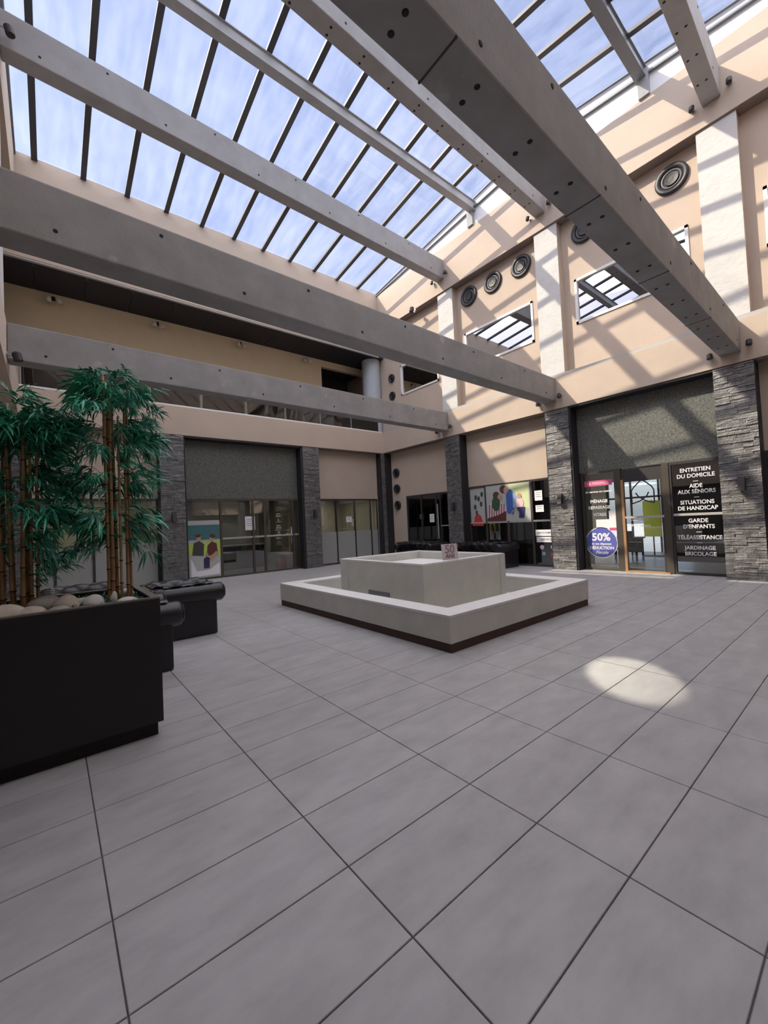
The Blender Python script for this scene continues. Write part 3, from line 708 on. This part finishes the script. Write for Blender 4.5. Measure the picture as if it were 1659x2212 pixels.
# large posters in the poster bay
root = empty('window_poster', FR.P(-9.5, 1.5), 'narrow pale poster with plants and a red figure, leftmost in the poster window', 'poster')
FR.boxo('sheet', GREYP, -9.84, -9.18, 1.47, 2.74, 0, .004, root)
for a, b in ((-9.45, 2.35), (-9.35, 2.15), (-9.62, 2.05), (-9.3, 2.5), (-9.58, 2.4)): FR.flat('leaf_print', GREEND, ell(a, b, .06, .10, 10), .004, root)
FR.flat('figure', RED, [(-9.7, 1.5), (-9.3, 1.5), (-9.38, 1.72), (-9.5, 1.8), (-9.65, 1.72)], .004, root); FR.flat('hair', HAIR, ell(-9.56, 1.84, .05, .10), .007, root); FR.boxo('red_strip', RED, -9.75, -9.25, 1.36, 1.45, .036, .04, root)
root = empty('window_poster', FR.P(-8.25, 1.5), 'large colour poster of a carer in blue helping seated people in a window', 'poster')
FR.boxo('sheet', GREYP, -9.09, -7.36, 1.50, 2.76, .031, .036, root)
FR.flat('foliage', mat('pale_green_print', (.62, .68, .38), .6), [(-8.1, 2.0), (-7.4, 1.9), (-7.4, 2.74), (-8.15, 2.74)], .037, root)
FR.flat('trousers', PINKL, [(-9.05, 1.62), (-8.25, 1.75), (-8.3, 2.1), (-8.6, 2.15), (-8.95, 2.15)], .038, root)
mb = MB()
for k in range(7): mb.prism([FR.P(-9.0 + k*.1, 1.63 + k*.012, .042), FR.P(-8.965 + k*.1, 1.63 + k*.012, .042), FR.P(-8.93 + k*.1, 2.1, .042), FR.P(-8.965 + k*.1, 2.1, .042)], FR.n * .002)
mb.build('stripes', BROWNP, root)
FR.flat('dark_jumper', GREEND, ell(-8.68, 2.12, .17, .26), .045, root); FR.flat('hair', HAIR, ell(-8.66, 2.42, .13, .12), .046, root)
FR.flat('hair', HAIR, ell(-8.36, 2.6, .14, .14), .046, root); FR.flat('face', SKIN, ell(-8.24, 2.55, .10, .13), .049, root); FR.flat('face', SKIN, ell(-8.5, 2.35, .10, .09), .047, root)
FR.flat('blue_shirt', BLUE2, [(-8.25, 1.78), (-7.98, 1.72), (-7.95, 2.1), (-7.92, 2.45), (-8.1, 2.6), (-8.25, 2.4)], .05, root)
FR.flat('shirt_light', LBLUE, [(-8.0, 1.95), (-7.82, 1.9), (-7.8, 2.3), (-7.98, 2.5)], .052, root)
FR.flat('seated_figure', PINKL, ell(-7.74, 2.08, .14, .2), .053, root); FR.flat('face', SKIN, ell(-7.74, 2.32, .08, .1), .055, root)
FR.flat('dark_trousers', NAVY, [(-7.85, 1.95), (-7.55, 1.95), (-7.6, 1.6), (-7.78, 1.6)], .055, root)
mb = MB(); q = ell(-7.92, 1.72, .15, .16, 24); p2 = ell(-7.92, 1.72, .125, .135, 24)
for k in range(24):
    mb.prism([FR.P(*q[k], .057), FR.P(*q[(k+1) % 24], .057), FR.P(*p2[(k+1) % 24], .057), FR.P(*p2[k], .057)], FR.n * .002)
mb.build('wheel', GREYP, root); FR.flat('armchair', BROWNP, [(-9.08, 1.51), (-8.3, 1.51), (-8.28, 1.85), (-8.6, 1.72), (-9.06, 1.62)], .043, root)
root = empty('window_banner', FR.P(-6.95, .9), 'white and black lettered strip with small stickers low on the window beside the sunlit pillar', 'banner')
FR.boxo('sheet', WHITEP, -7.25, -6.52, .98, 1.18, 0, .003, root); FR.boxo('sheet', WHITEP, -7.22, -6.52, .78, .95, 0, .003, root)
FR.text('AIDE À DOMICILE', .075, -6.9, 1.08, .004, GREYD, root, bold=.001); FR.text('SERVICES', .10, -6.88, .865, .004, NAVY, root, bold=.001)
for a, b, r, mm in ((-7.05, .62, .07, PINKL), (-6.68, .63, .07, LBLUE), (-7.0, .42, .06, LBLUE), (-6.64, .37, .12, RED)): FR.flat('sticker', mm, ell(a, b, r, r), 0.0, root)
# shop bay: left pane
root = empty('window_banner', FR.P(-5.2, 2.4), 'pink banner above white lettering on the pane left of the shop door', 'banner')
FR.boxo('pink_strip', PINK, -5.6, -4.84, 2.40, 2.56, 0, .003, root); FR.text('LA PRÉSENCE', .10, -5.22, 2.475, .004, PINKL, root, bold=.002)
FR.text('des services sur mesure', .075, -5.22, 2.24, .002, WHITEP, root, bold=.002)
FR.text('MÉNAGE', .12, -5.22, 1.96, .002, WHITEP, root, bold=.003); FR.text('REPASSAGE', .12, -5.22, 1.78, .002, WHITEP, root, bold=.003); FR.text('VITRES', .12, -5.22, 1.58, .002, WHITEP, root, bold=.003)
sheet('paper_notice', 'white paper on the pane above the round blue sticker', FR, -5.15, 1.30, .36, .28, m_=WHITEP, d=0)
root = sheet('paper_notice', 'tall white leaflet with pink foot beside the shop door', FR, -4.87, 1.40, .20, .55, m_=WHITEP, d=0); FR.boxo('pink_foot', PINK, -4.97, -4.77, 1.12, 1.20, .003, .005, root)
root = empty('round_sticker', FR.P(-5.22, .35), 'round blue window sticker reading 50% low on the pane left of the shop door', 'sticker')
FR.flat('white_rim', WHITEP, ell(-5.22, .78, .44, .44, 40), 0.0, root); FR.flat('blue_disc', BLUEP, ell(-5.22, .78, .42, .42, 40), .003, root)
FR.text('50%', .30, -5.22, .93, .007, WHITEP, root, bold=.008); FR.text('de vos dépenses', .082, -5.22, .745, .007, WHITEP, root, bold=.002)
FR.text('DÉDUCTION', .115, -5.22, .625, .007, WHITEP, root, bold=.004); FR.text('Fiscale', .13, -5.22, .50, .007, WHITEP, root, shear=.35, bold=.002)
# shop bay: right pane lettering
root = empty('window_lettering', FR.P(-2.93, 1.6), 'white capital lettering listing home services on the dark pane right of the shop door', 'lettering')
FR.boxo('dark_film', mat('brown_film', (.055, .05, .045), .45), -3.42, -2.41, .32, 1.46, -.03, -.014, root); FR.boxo('dark_film', MATS['brown_film'], -3.42, -2.41, 1.52, 2.75, -.03, -.014, root)
for t, z, sz, sx in (('ENTRETIEN', 2.575, .135, .9), ('DU DOMICILE', 2.43, .135, .9), ('—', 2.30, .1, 1), ('AIDE', 2.18, .135, .9), ('AUX SÉNIORS', 2.04, .135, .9), ('—', 1.91, .1, 1), ('SITUATIONS', 1.78, .135, .9), ('DE HANDICAP', 1.635, .135, .9),
                     ('GARDE', 1.33, .135, .9), ("D'ENFANTS", 1.185, .135, .9), ('—', 1.06, .1, 1), ('TÉLÉASSISTANCE', .92, .135, .86), ('—', .80, .1, 1), ('JARDINAGE', .665, .13, .9), ('BRICOLAGE', .52, .13, .9)):
    FR.text(t, sz, -2.93, z, .0, WHITEP, root, bold=.0025, sx=sx)

# ------------------------------------------------------------------ shop interiors
for xa, xb, a, b in ((XRP + .12, 18.4, -2.0, -1.9), (XRP + .12, 18.4, 1.95, 2.1), (XRP + .12, 13.6, 6.05, 6.2), (XRP + .12, 18.4, 10.1, 10.3)):
    boxo('partition', SHOPW, (xa, xb, a, b, 0, 2.95), wr)
boxo('shop_rear_wall', SHOPD, (13.5, 13.6, 6.2, 10.1, 0, 2.95), wr); boxo('shop_rear_wall', SHOPD, (16.0, 16.1, 10.3, 14.2, 0, 2.95), wr)
root = empty('window_%d' % window(), (18.5, 4, 0), kind='structure')
for a, b in ((4.6, 4.7), (5.62, 5.68), (6.62, 6.68), (7.5, 7.6)): boxo('mullion', FRAMED, (18.48, 18.56, a, b, 0, 2.9), root)
boxo('transom', FRAMED, (18.48, 18.56, 4.6, 7.6, 2.15, 2.22), root)
for a, b in ((4.7, 5.62), (5.68, 6.62), (6.68, 7.5)): boxo('pane', CLEAR, (18.51, 18.52, a, b, 0.02, 2.9), root)
pav = boxo('pavement', FRAMEL, (18.75, 60, -30, 50, -.25, -.02)); tag(pav, kind='structure')
root = empty('lime_banner', (16.6, 4.85, 0), 'lime green standing banner inside the shop seen through the open door', 'banner')
mb = MB(); mb.box(16.6, 16.62, 5.05, 5.60, .70, 1.98); mb.build('fabric', LIME, root); boxo('foot', FRAMED, (16.45, 16.8, 5.0, 5.65, 0, .04), root); boxo('pole', FRAMED, (16.63, 16.65, 5.3, 5.34, 0, 2.0), root)
root = empty('office_desk', (15.2, 5.6, 0), 'dark office desk inside the shop seen through the open door', 'desk')
boxo('desk_top', FABR, (14.8, 15.5, 5.2, 6.0, .72, .76), root)
for x in (14.85, 15.4):
    for y in (5.25, 5.9): boxo('leg', FRAMED, (x, x + .05, y, y + .05, 0, .72), root)
boxo('side_panel', FABR, (15.3, 15.34, 5.25, 5.95, .25, .7), root)
root = empty('reception_chair', (14.2, 5.4, 0), 'dark chair in front of the desk inside the shop', 'chair')
boxo('seat', FABR, (14.0, 14.45, 5.2, 5.6, .44, .50), root); boxo('backrest', FABR, (14.42, 14.47, 5.2, 5.6, .5, 1.0), root)
for x in (14.02, 14.4):
    for y in (5.22, 5.55): boxo('leg', FRAMED, (x, x + .03, y, y + .03, 0, .44), root)
# back lobby
mb = MB(); mb.box(-1.2, -1.1, YBP + .12, 19.6, 0, 2.95); mb.box(12.0, 12.1, YBP + .3, 19.6, 0, 2.95); mb.box(3.0, 3.12, YBP + .2, 19.6, 0, 2.95); mb.box(8.0, 8.12, YBP + .2, 19.6, 0, 2.95); mb.box(-1.2, 3.0, 18.2, 18.3, 0, 2.95); mb.box(8.12, 12.0, 18.2, 18.3, 0, 2.95); mb.build('partition', mat('olive_wall', (.27, .25, .19), .8), wb)
root = empty('lobby_counter', (5.8, 17.4, 0), 'low dark counter inside the back entrance lobby', 'counter')
boxo('counter_body', FABR, (4.8, 7.2, 17.2, 17.8, 0, .95), root); boxo('counter_top', GREYP, (4.75, 7.25, 17.15, 17.85, .95, 1.0), root)
root = empty('red_bag', (7.25, 15.5, 0), 'small red bag on the floor behind the right pane of the back entrance', 'bag')
mb = MB(); mb.box(7.1, 7.4, 15.4, 15.6, 0.003, .42); mb.build('bag_body', RED, root, bevel=.03); mb = MB(); mb.tube([(7.17, 15.5, .41), (7.2, 15.5, .55), (7.3, 15.5, .55), (7.33, 15.5, .41)], .012, 6); mb.build('handle', HAIR, root)

# unseen area lamps added to brighten the rooms behind the glass
for x, y, e, sz in ((1.0, 16.6, 26, 1.5), (10.0, 16.6, 34, 1.5), (5.6, 16.9, 9, 1.2), (14.8, 7.6, 60, 1.5)):
    ad = bpy.data.lights.new('ceiling_lamp', 'AREA'); ao = bpy.data.objects.new('ceiling_lamp', ad); COL.objects.link(ao)
    ad.energy = e; ad.size = sz; ad.color = (1, .93, .78); ao.location = (x, y, 2.93)
# ------------------------------------------------------------------ the dry fountain
fx0, fx1, fy0, fy1 = 3.76, 7.40, 3.44, 8.20
root = empty('dry_fountain', (5.58, 5.8, 0), 'square grey stone fountain basin without water and a raised hollow block in its middle', 'fountain')
def frame_ring(name, m_, x0, x1, y0, y1, t, z0, z1, bevel=0):
    mb = MB()
    o = [(x0, y0), (x1, y0), (x1, y1), (x0, y1)]; i = [(x0+t, y0+t), (x1-t, y0+t), (x1-t, y1-t), (x0+t, y1-t)]
    for k in range(4):
        a, b, c_, d = o[k], o[(k+1) % 4], i[(k+1) % 4], i[k]
        mb.hexa([(*a, z0), (*b, z0), (*c_, z0), (*d, z0)], [(*a, z1), (*b, z1), (*c_, z1), (*d, z1)])
    bm_ = mb.build(name, m_, root, bevel=0); return bm_
frame_ring('plinth', PLINTH, fx0 + .012, fx1 - .012, fy0 + .012, fy1 - .012, .25, 0, .115)
frame_ring('basin_wall', FOUNT, fx0, fx1, fy0, fy1, .33, .115, .43)
frame_ring('rim_slab', FOUNTT, fx0 - .004, fx1 + .004, fy0 - .004, fy1 + .004, .337, .43, .46)
boxo('basin_floor', FOUNT, (fx0 + .3, fx1 - .3, fy0 + .3, fy1 - .3, .0, .14), root)
bx0, bx1, by0, by1 = 4.53, 6.70, 4.66, 7.02
frame_ring('block_wall', FOUNT, bx0, bx1, by0, by1, .10, .14, .92); frame_ring('block_rim', FOUNTT, bx0 - .003, bx1 + .003, by0 - .003, by1 + .003, .106, .92, .95)
boxo('block_floor', FOUNTT, (bx0 + .1, bx1 - .1, by0 + .1, by1 - .1, .14, .78), root)
boxo('corner_slab', FOUNT, (bx0 - .015, bx0 - .0, by0 + 2.1, by1 - .02, .14, .94), root); boxo('corner_slab', FOUNT, (bx1 - .16, bx1, by0 - .012, by0, .14, .94), root)
boxo('drain_cover', STEEL, (bx0 - .015, bx0, 5.5, 6.1, .30, .42), root)
# little sign on the rim
root = empty('rim_sign', (5.46, 4.72, .95), 'small pinkish white card reading 50 on the front edge of the fountain block', 'sign')
rs = Fr((5.18, 4.80, .95), (.96, -.28, 0), (-.28, -.96, 0))
mb = MB(); mb.prism([rs.P(-.03, 0), rs.P(.28, 0), rs.P(.26, .27), rs.P(-.05, .27)], rs.n * .006); mb.build('card', PINKL if False else mat('sign_card', (.74, .66, .68), .6), root)
rs.text('50', .20, .115, .175, .008, mat('sign_print', (.38, .25, .27), .6), root, bold=.003); rs.text('ANS', .095, .12, .06, .008, mat('sign_print2', (.24, .14, .13), .6), root, bold=.002)

# ------------------------------------------------------------------ planter, stones, bamboo
px0, px1, py0, py1, pz = -.48, .69, 3.8, 4.87, 1.11
root = empty('planter_box', (.1, 4.3, 0), 'large square dark brown planter box with a recessed base at the left', 'planter')
boxo('recessed_base', mat('planter_base', (.010, .006, .006), .7), (px0 + .04, px1 - .035, py0 + .04, py1 - .04, 0, .11), root)
def ringbox(name, m_, x0, x1, y0, y1, t, z0, z1, parent):
    mb = MB(); o = [(x0, y0), (x1, y0), (x1, y1), (x0, y1)]; i = [(x0+t, y0+t), (x1-t, y0+t), (x1-t, y1-t), (x0+t, y1-t)]
    for k in range(4):
        a, b, c_, d = o[k], o[(k+1) % 4], i[(k+1) % 4], i[k]
        mb.hexa([(*a, z0), (*b, z0), (*c_, z0), (*d, z0)], [(*a, z1), (*b, z1), (*c_, z1), (*d, z1)])
    return mb.build(name, m_, parent)
ringbox('box_body', PLANTER, px0, px1, py0, py1, .03, .11, pz - .012, root); ringbox('rim', RIMM, px0, px1, py0, py1, .055, pz - .012, pz, root)
boxo('soil', mat('soil', (.03, .03, .022), .9), (px0 + .03, px1 - .03, py0 + .03, py1 - .03, .9, 1.055), root)
mb = MB(); rng = random.Random(5)
for k in range(900):
    x, y = rng.uniform(px0 + .06, px1 - .06), rng.uniform(py0 + .06, py1 - .06); a = rng.uniform(0, 6.28); l = rng.uniform(.03, .07); z = 1.055 + rng.uniform(0, .03)
    d = Vector((math.cos(a), math.sin(a), rng.uniform(-.1, .6))) * l; w = Vector((-math.sin(a), math.cos(a), 0)) * .006
    p = Vector((x, y, z)); mb.poly([p, p + d*.5 + w, p + d, p + d*.5 - w])
tag(mb.build('leaf_litter', MOSS, root), kind='stuff')

def pebble(label, x, y, z, rx, ry, rz, m_, seed, rot=0):
    bm = bmesh.new(); bmesh.ops.create_icosphere(bm, subdivisions=3, radius=1); rng = random.Random(seed)
    ph = [rng.uniform(0, 6) for _ in range(6)]
    for v in bm.verts:
        c_ = v.co; n = 1 + .10 * math.sin(2.1*c_.x + ph[0]) * math.cos(2.3*c_.y + ph[1]) + .08 * math.sin(3*c_.z + ph[2] + c_.x)
        c_ *= n; c_.x *= rx; c_.y *= ry; c_.z *= rz
    bm.transform(Matrix.Rotation(rot, 4, 'Z')); me = bpy.data.meshes.new('pebble'); bm.to_mesh(me); bm.free()
    for p in me.polygons: p.use_smooth = True
    me.materials.append(m_); o = link('pebble', me, None, (x, y, z)); tag(o, label, 'stone', 'pebbles in the planter')
zz = 1.05
pebble('large cream pebble at the left edge of the planter front', -.27, 4.02, zz + .02, .14, .11, .09, PEB1, 1, .3)
pebble('flat cream pebble in the planter front, right of the leftmost one', -.13, 4.06, zz + .01, .12, .10, .075, PEB1, 2, .9)
pebble('large grey rounded pebble beside the left bamboo canes', -.03, 4.33, zz + .045, .12, .10, .085, PEB3, 3, .5)
pebble('tan pebble near the planter middle, tallest of the front row', .095, 4.22, zz + .035, .095, .085, .085, PEB1, 4, .1)
pebble('brown grey pebble tucked low between the grey and tan ones', .035, 4.05, zz, .09, .07, .055, PEB3, 5, .7)
pebble('round pale pebble speckled green in front of the right bamboo', .27, 4.22, zz + .03, .085, .075, .07, PEB2, 6, .2)
pebble('thin white pebble lying behind the pale speckled one', .20, 4.45, zz + .01, .11, .07, .04, PEB2, 7, .1)
pebble('white pebble low in front of the right bamboo canes', .50, 4.10, zz + .01, .085, .06, .045, PEB2, 8, .1)
pebble('bright white pebble just behind the right bamboo canes', .53, 4.50, zz + .03, .09, .07, .06, PEB2, 9, 1.1)
pebble('small upright white pebble between the right bamboo canes', .42, 4.27, zz + .04, .028, .028, .055, PEB2, 10)
pebble('small cream pebble at the planter front rim', -.02, 3.93, zz + .01, .06, .05, .04, PEB1, 11)
pebble('small white pebble at the planter front rim left of the speckled one', .17, 4.02, zz - .005, .07, .05, .04, PEB2, 12)

# leaf sprays: a handful of shared meshes
SPR = []
for k in range(7):
    rng = random.Random(100 + k); mb = MB(); L = rng.uniform(.13, .20)
    tw = [Vector((0, 0, 0)), Vector((L*.5, 0, .035)), Vector((L, 0, .01))]
    mb.tube(tw, .0022, 3)
    for q in range(17):
        f = .25 + .75 * q / 16; p = Vector((L * f, 0, .035 * math.sin(f * 2.6)))
        a = rng.uniform(-1.35, 1.35) * (1.15 - f * .3); dn = rng.uniform(-.95, .15)
        l = rng.uniform(.09, .17); d = Vector((math.cos(a) * math.cos(dn), math.sin(a) * math.cos(dn), math.sin(dn)))
        w = d.cross(Vector((rng.uniform(-.3, .3), rng.uniform(-.3, .3), 1))).normalized() * rng.uniform(.006, .010)
        mid = p + d * l * .4 + Vector((0, 0, .006)); tip = p + d * l + Vector((0, 0, -l * .22)); m3 = p + d * l * .75 + Vector((0, 0, -l*.05))
        mb.poly([p, mid + w, mid - w]); mb.poly([mid - w, mid + w, m3 + w*.7, m3 - w*.7]); mb.poly([m3 - w*.7, m3 + w*.7, tip])
    me = mb.mesh('leaf_spray', LEAF); SPR.append(me)
def bamboo(label, cx, cy, canes, tiers, seed, rad, hs):
    rng = random.Random(seed); root = empty('bamboo_plant', (cx, cy, 1.02), label, 'plant', 'artificial bamboo plants in the planter')
    tops = []
    for k in range(canes):
        a = 2 * math.pi * k / canes + rng.uniform(-.3, .3); r = rad * rng.uniform(.45, 1)
        b = Vector((cx + math.cos(a) * r, cy + math.sin(a) * r * .8, 1.0)); h = hs * rng.uniform(.82, 1.0)
        lean = Vector((rng.uniform(-.02, .02), rng.uniform(-.02, .02), 0)); rr = rng.uniform(.013, .020)
        pts = []; rd = []; z = 0
        while z < h:
            p = b + lean * (z / h) * 1.5 + Vector((0, 0, z)); pts += [p - Vector((0, 0, .008)), p, p + Vector((0, 0, .008))]
            q = rr * (1 - .35 * z / h); rd += [q * .95, q * 1.22, q * .95]; z += rng.uniform(.16, .24)
        p = b + lean * 1.5 + Vector((0, 0, h)); pts.append(p); rd.append(rr * .55); tops.append((b, lean, h))
        mb = MB(); mb.tube(pts, rd, 7); mb.build('cane', CANE, root, smooth=True, origin=b)
        mb = MB()
        for i in range(1, len(pts) - 1, 3): mb.tube([pts[i] - Vector((0, 0, .005)), pts[i] + Vector((0, 0, .005))], rd[i] * 1.03, 7)
        mb.build('cane_node', NODE, root)
    for (z0, n, sc, dirs) in tiers:
        for k in range(n):
            b, lean, h = tops[rng.randrange(len(tops))]
            z = z0 + rng.gauss(0, .075); z = min(z, 1.0 + h + .02)
            a = rng.choice(dirs) + rng.gauss(0, .45) if dirs else rng.uniform(0, 6.28)
            off = rng.uniform(0.0, .15)
            p = Vector((b.x, b.y, z)) + Vector((math.cos(a), math.sin(a), 0)) * off
            o = link('leaf_spray', SPR[rng.randrange(len(SPR))], root, p)
            o.rotation_euler = (rng.uniform(-.5, .5), rng.uniform(-.55, .35), a); s_ = sc * rng.uniform(.8, 1.2); o.scale = (s_, s_, s_)
PI = math.pi
bamboo('taller bamboo plant with brown canes at the right of the planter', .47, 4.36, 9,
       [(2.98, 42, 1.05, None), (2.78, 26, 1.05, None), (2.52, 34, 1.0, (0, PI, PI*.8, -.2)), (2.42, 14, .95, (0, PI)), (2.12, 34, 1.0, (0, PI, 2.8, .3)), (2.0, 10, .9, None), (1.72, 32, 1.0, (0, PI, 2.9)), (1.58, 18, .95, (0, PI))], 3, .125, 2.05)
bamboo('leafier bamboo plant at the left edge of the planter', -.20, 4.46, 9,
       [(2.72, 60, 1.15, None), (2.55, 40, 1.1, None), (2.36, 30, 1.1, (0, .4, -.4, PI)), (2.12, 34, 1.1, (0, .3, PI)), (1.86, 36, 1.1, (0, -.3, PI)), (1.62, 24, 1.0, (0, PI)), (1.42, 16, .9, (0, .3))], 8, .12, 1.8)

# ------------------------------------------------------------------ chesterfield sofas
def roll(mb, p0, p1, r, n=16):
    p0, p1 = Vector(p0), Vector(p1); d = (p1 - p0); L = d.length; mb.ring([(r*.6, -.012), (r*.93, 0), (r, .03), (r, L - .03), (r*.93, L), (r*.6, L + .012)], p0, d, n)
def sofa(label, x0, x1, y0, y1, face, group='black chesterfield sofas'):
    """face=+1: open towards +x, back along x0; face=-1: back along x1. Long axis is y."""
    root = empty('chesterfield_sofa', ((x0+x1)/2, (y0+y1)/2, 0), label, 'sofa', group); H = .65; r = .148
    xb = x0 if face > 0 else x1; f = face
    X = lambda d: xb + f * d; D = x1 - x0
    def pad(parent, o, u, n, L, inner):
        o, u, n = Vector(o), Vector(u), Vector(n); N = max(6, int(L / .028)); rows = 24; mb = MB()
        for i in range(N + 1):
            for j in range(rows + 1):
                t = j / rows; uu = L * i / N / .17; v = t * 3.6
                puff = .030 * math.sqrt(abs(math.sin(math.pi * (uu + v) * .5)) * abs(math.sin(math.pi * (uu - v) * .5)))
                if t < .45: off, z, a = inner, .38 + t / .45 * (H - .38), 0
                else: a = (t - .45) / .55 * math.pi * .62; off = math.cos(a) * inner; z = H + math.sin(a) * r
                d = .004 + puff
                mb.v.append(tuple(o + u * (L * i / N) + n * (off + math.cos(a) * d) + Vector((0, 0, z + math.sin(a) * d))))
        for i in range(N):
            for j in range(rows): q = i * (rows + 1) + j; mb.f.append((q, q + 1, q + rows + 2, q + rows + 1))
        mb.build('tufted_pad', LEATHER, parent, smooth=True)
    boxo('base', LEATHER, (X(.12), X(D - .16), y0 + .12, y1 - .12, .04, .34), root, bevel=.02)
    for s_, ya, yb in ((1, y0 + .05, y0 + .26), (-1, y1 - .26, y1 - .05)):
        mb = MB(); mb.box(X(.04), X(D - .10), ya, yb, .0, H); arm = mb.build('arm', LEATHER, root, bevel=.035)
        yc = y0 + r - .0 if s_ > 0 else y1 - r + .0
        mb = MB(); roll(mb, (X(.02), yc, H), (X(D), yc, H), r, 22); mb.build('arm_roll', LEATHER, arm, smooth=True)
        mb = MB(); mb.ring([(r*.8, 0), (r*.7, .02), (r*.2, .028)], (X(D + .012), yc, H), (f, 0, 0), 16); mb.build('scroll', LEATHER, arm)
        pad(arm, (X(.20), yc, 0), (f, 0, 0), (0, s_, 0), D - .34, r * .95)
    mb = MB(); mb.box(X(.04), X(.24), y0 + .08, y1 - .08, .0, H); bk = mb.build('back', LEATHER, root, bevel=.03)
    mb = MB(); roll(mb, (X(.13), y0 + .04, H), (X(.13), y1 - .04, H), r * .98, 22); mb.build('back_roll', LEATHER, bk, smooth=True)
    pad(bk, (X(.13), y0 + .2, 0), (0, 1, 0), (f, 0, 0), y1 - y0 - .4, r * .95)
    ln = y1 - y0 - .56; m2 = max(1, round(ln / .75)); w = ln / m2
    for k in range(m2):
        boxo('seat_cushion', LEATHER, (X(.30), X(D - .08), y0 + .28 + k * w + .004, y0 + .28 + (k + 1) * w - .004, .34, .46), root, bevel=.03)
    return root
sofa('black tufted sofa directly behind the planter, its round arm just past the planter corner', .16, 1.22, 5.39, 6.66, 1)
sofa('black tufted armchair right of the planter, nearest the fountain', 1.10, 2.16, 6.80, 7.98, 1)
sofa('black tufted sofa at the left wall, only its back seen over the planter', -.15, .92, 7.35, 9.0, 1)
sofa('black tufted sofa under the large window posters', 10.95, 11.98, 7.70, 9.75, -1)
sofa('black tufted sofa in front of the corner door', 10.95, 11.98, 10.75, 12.95, -1)
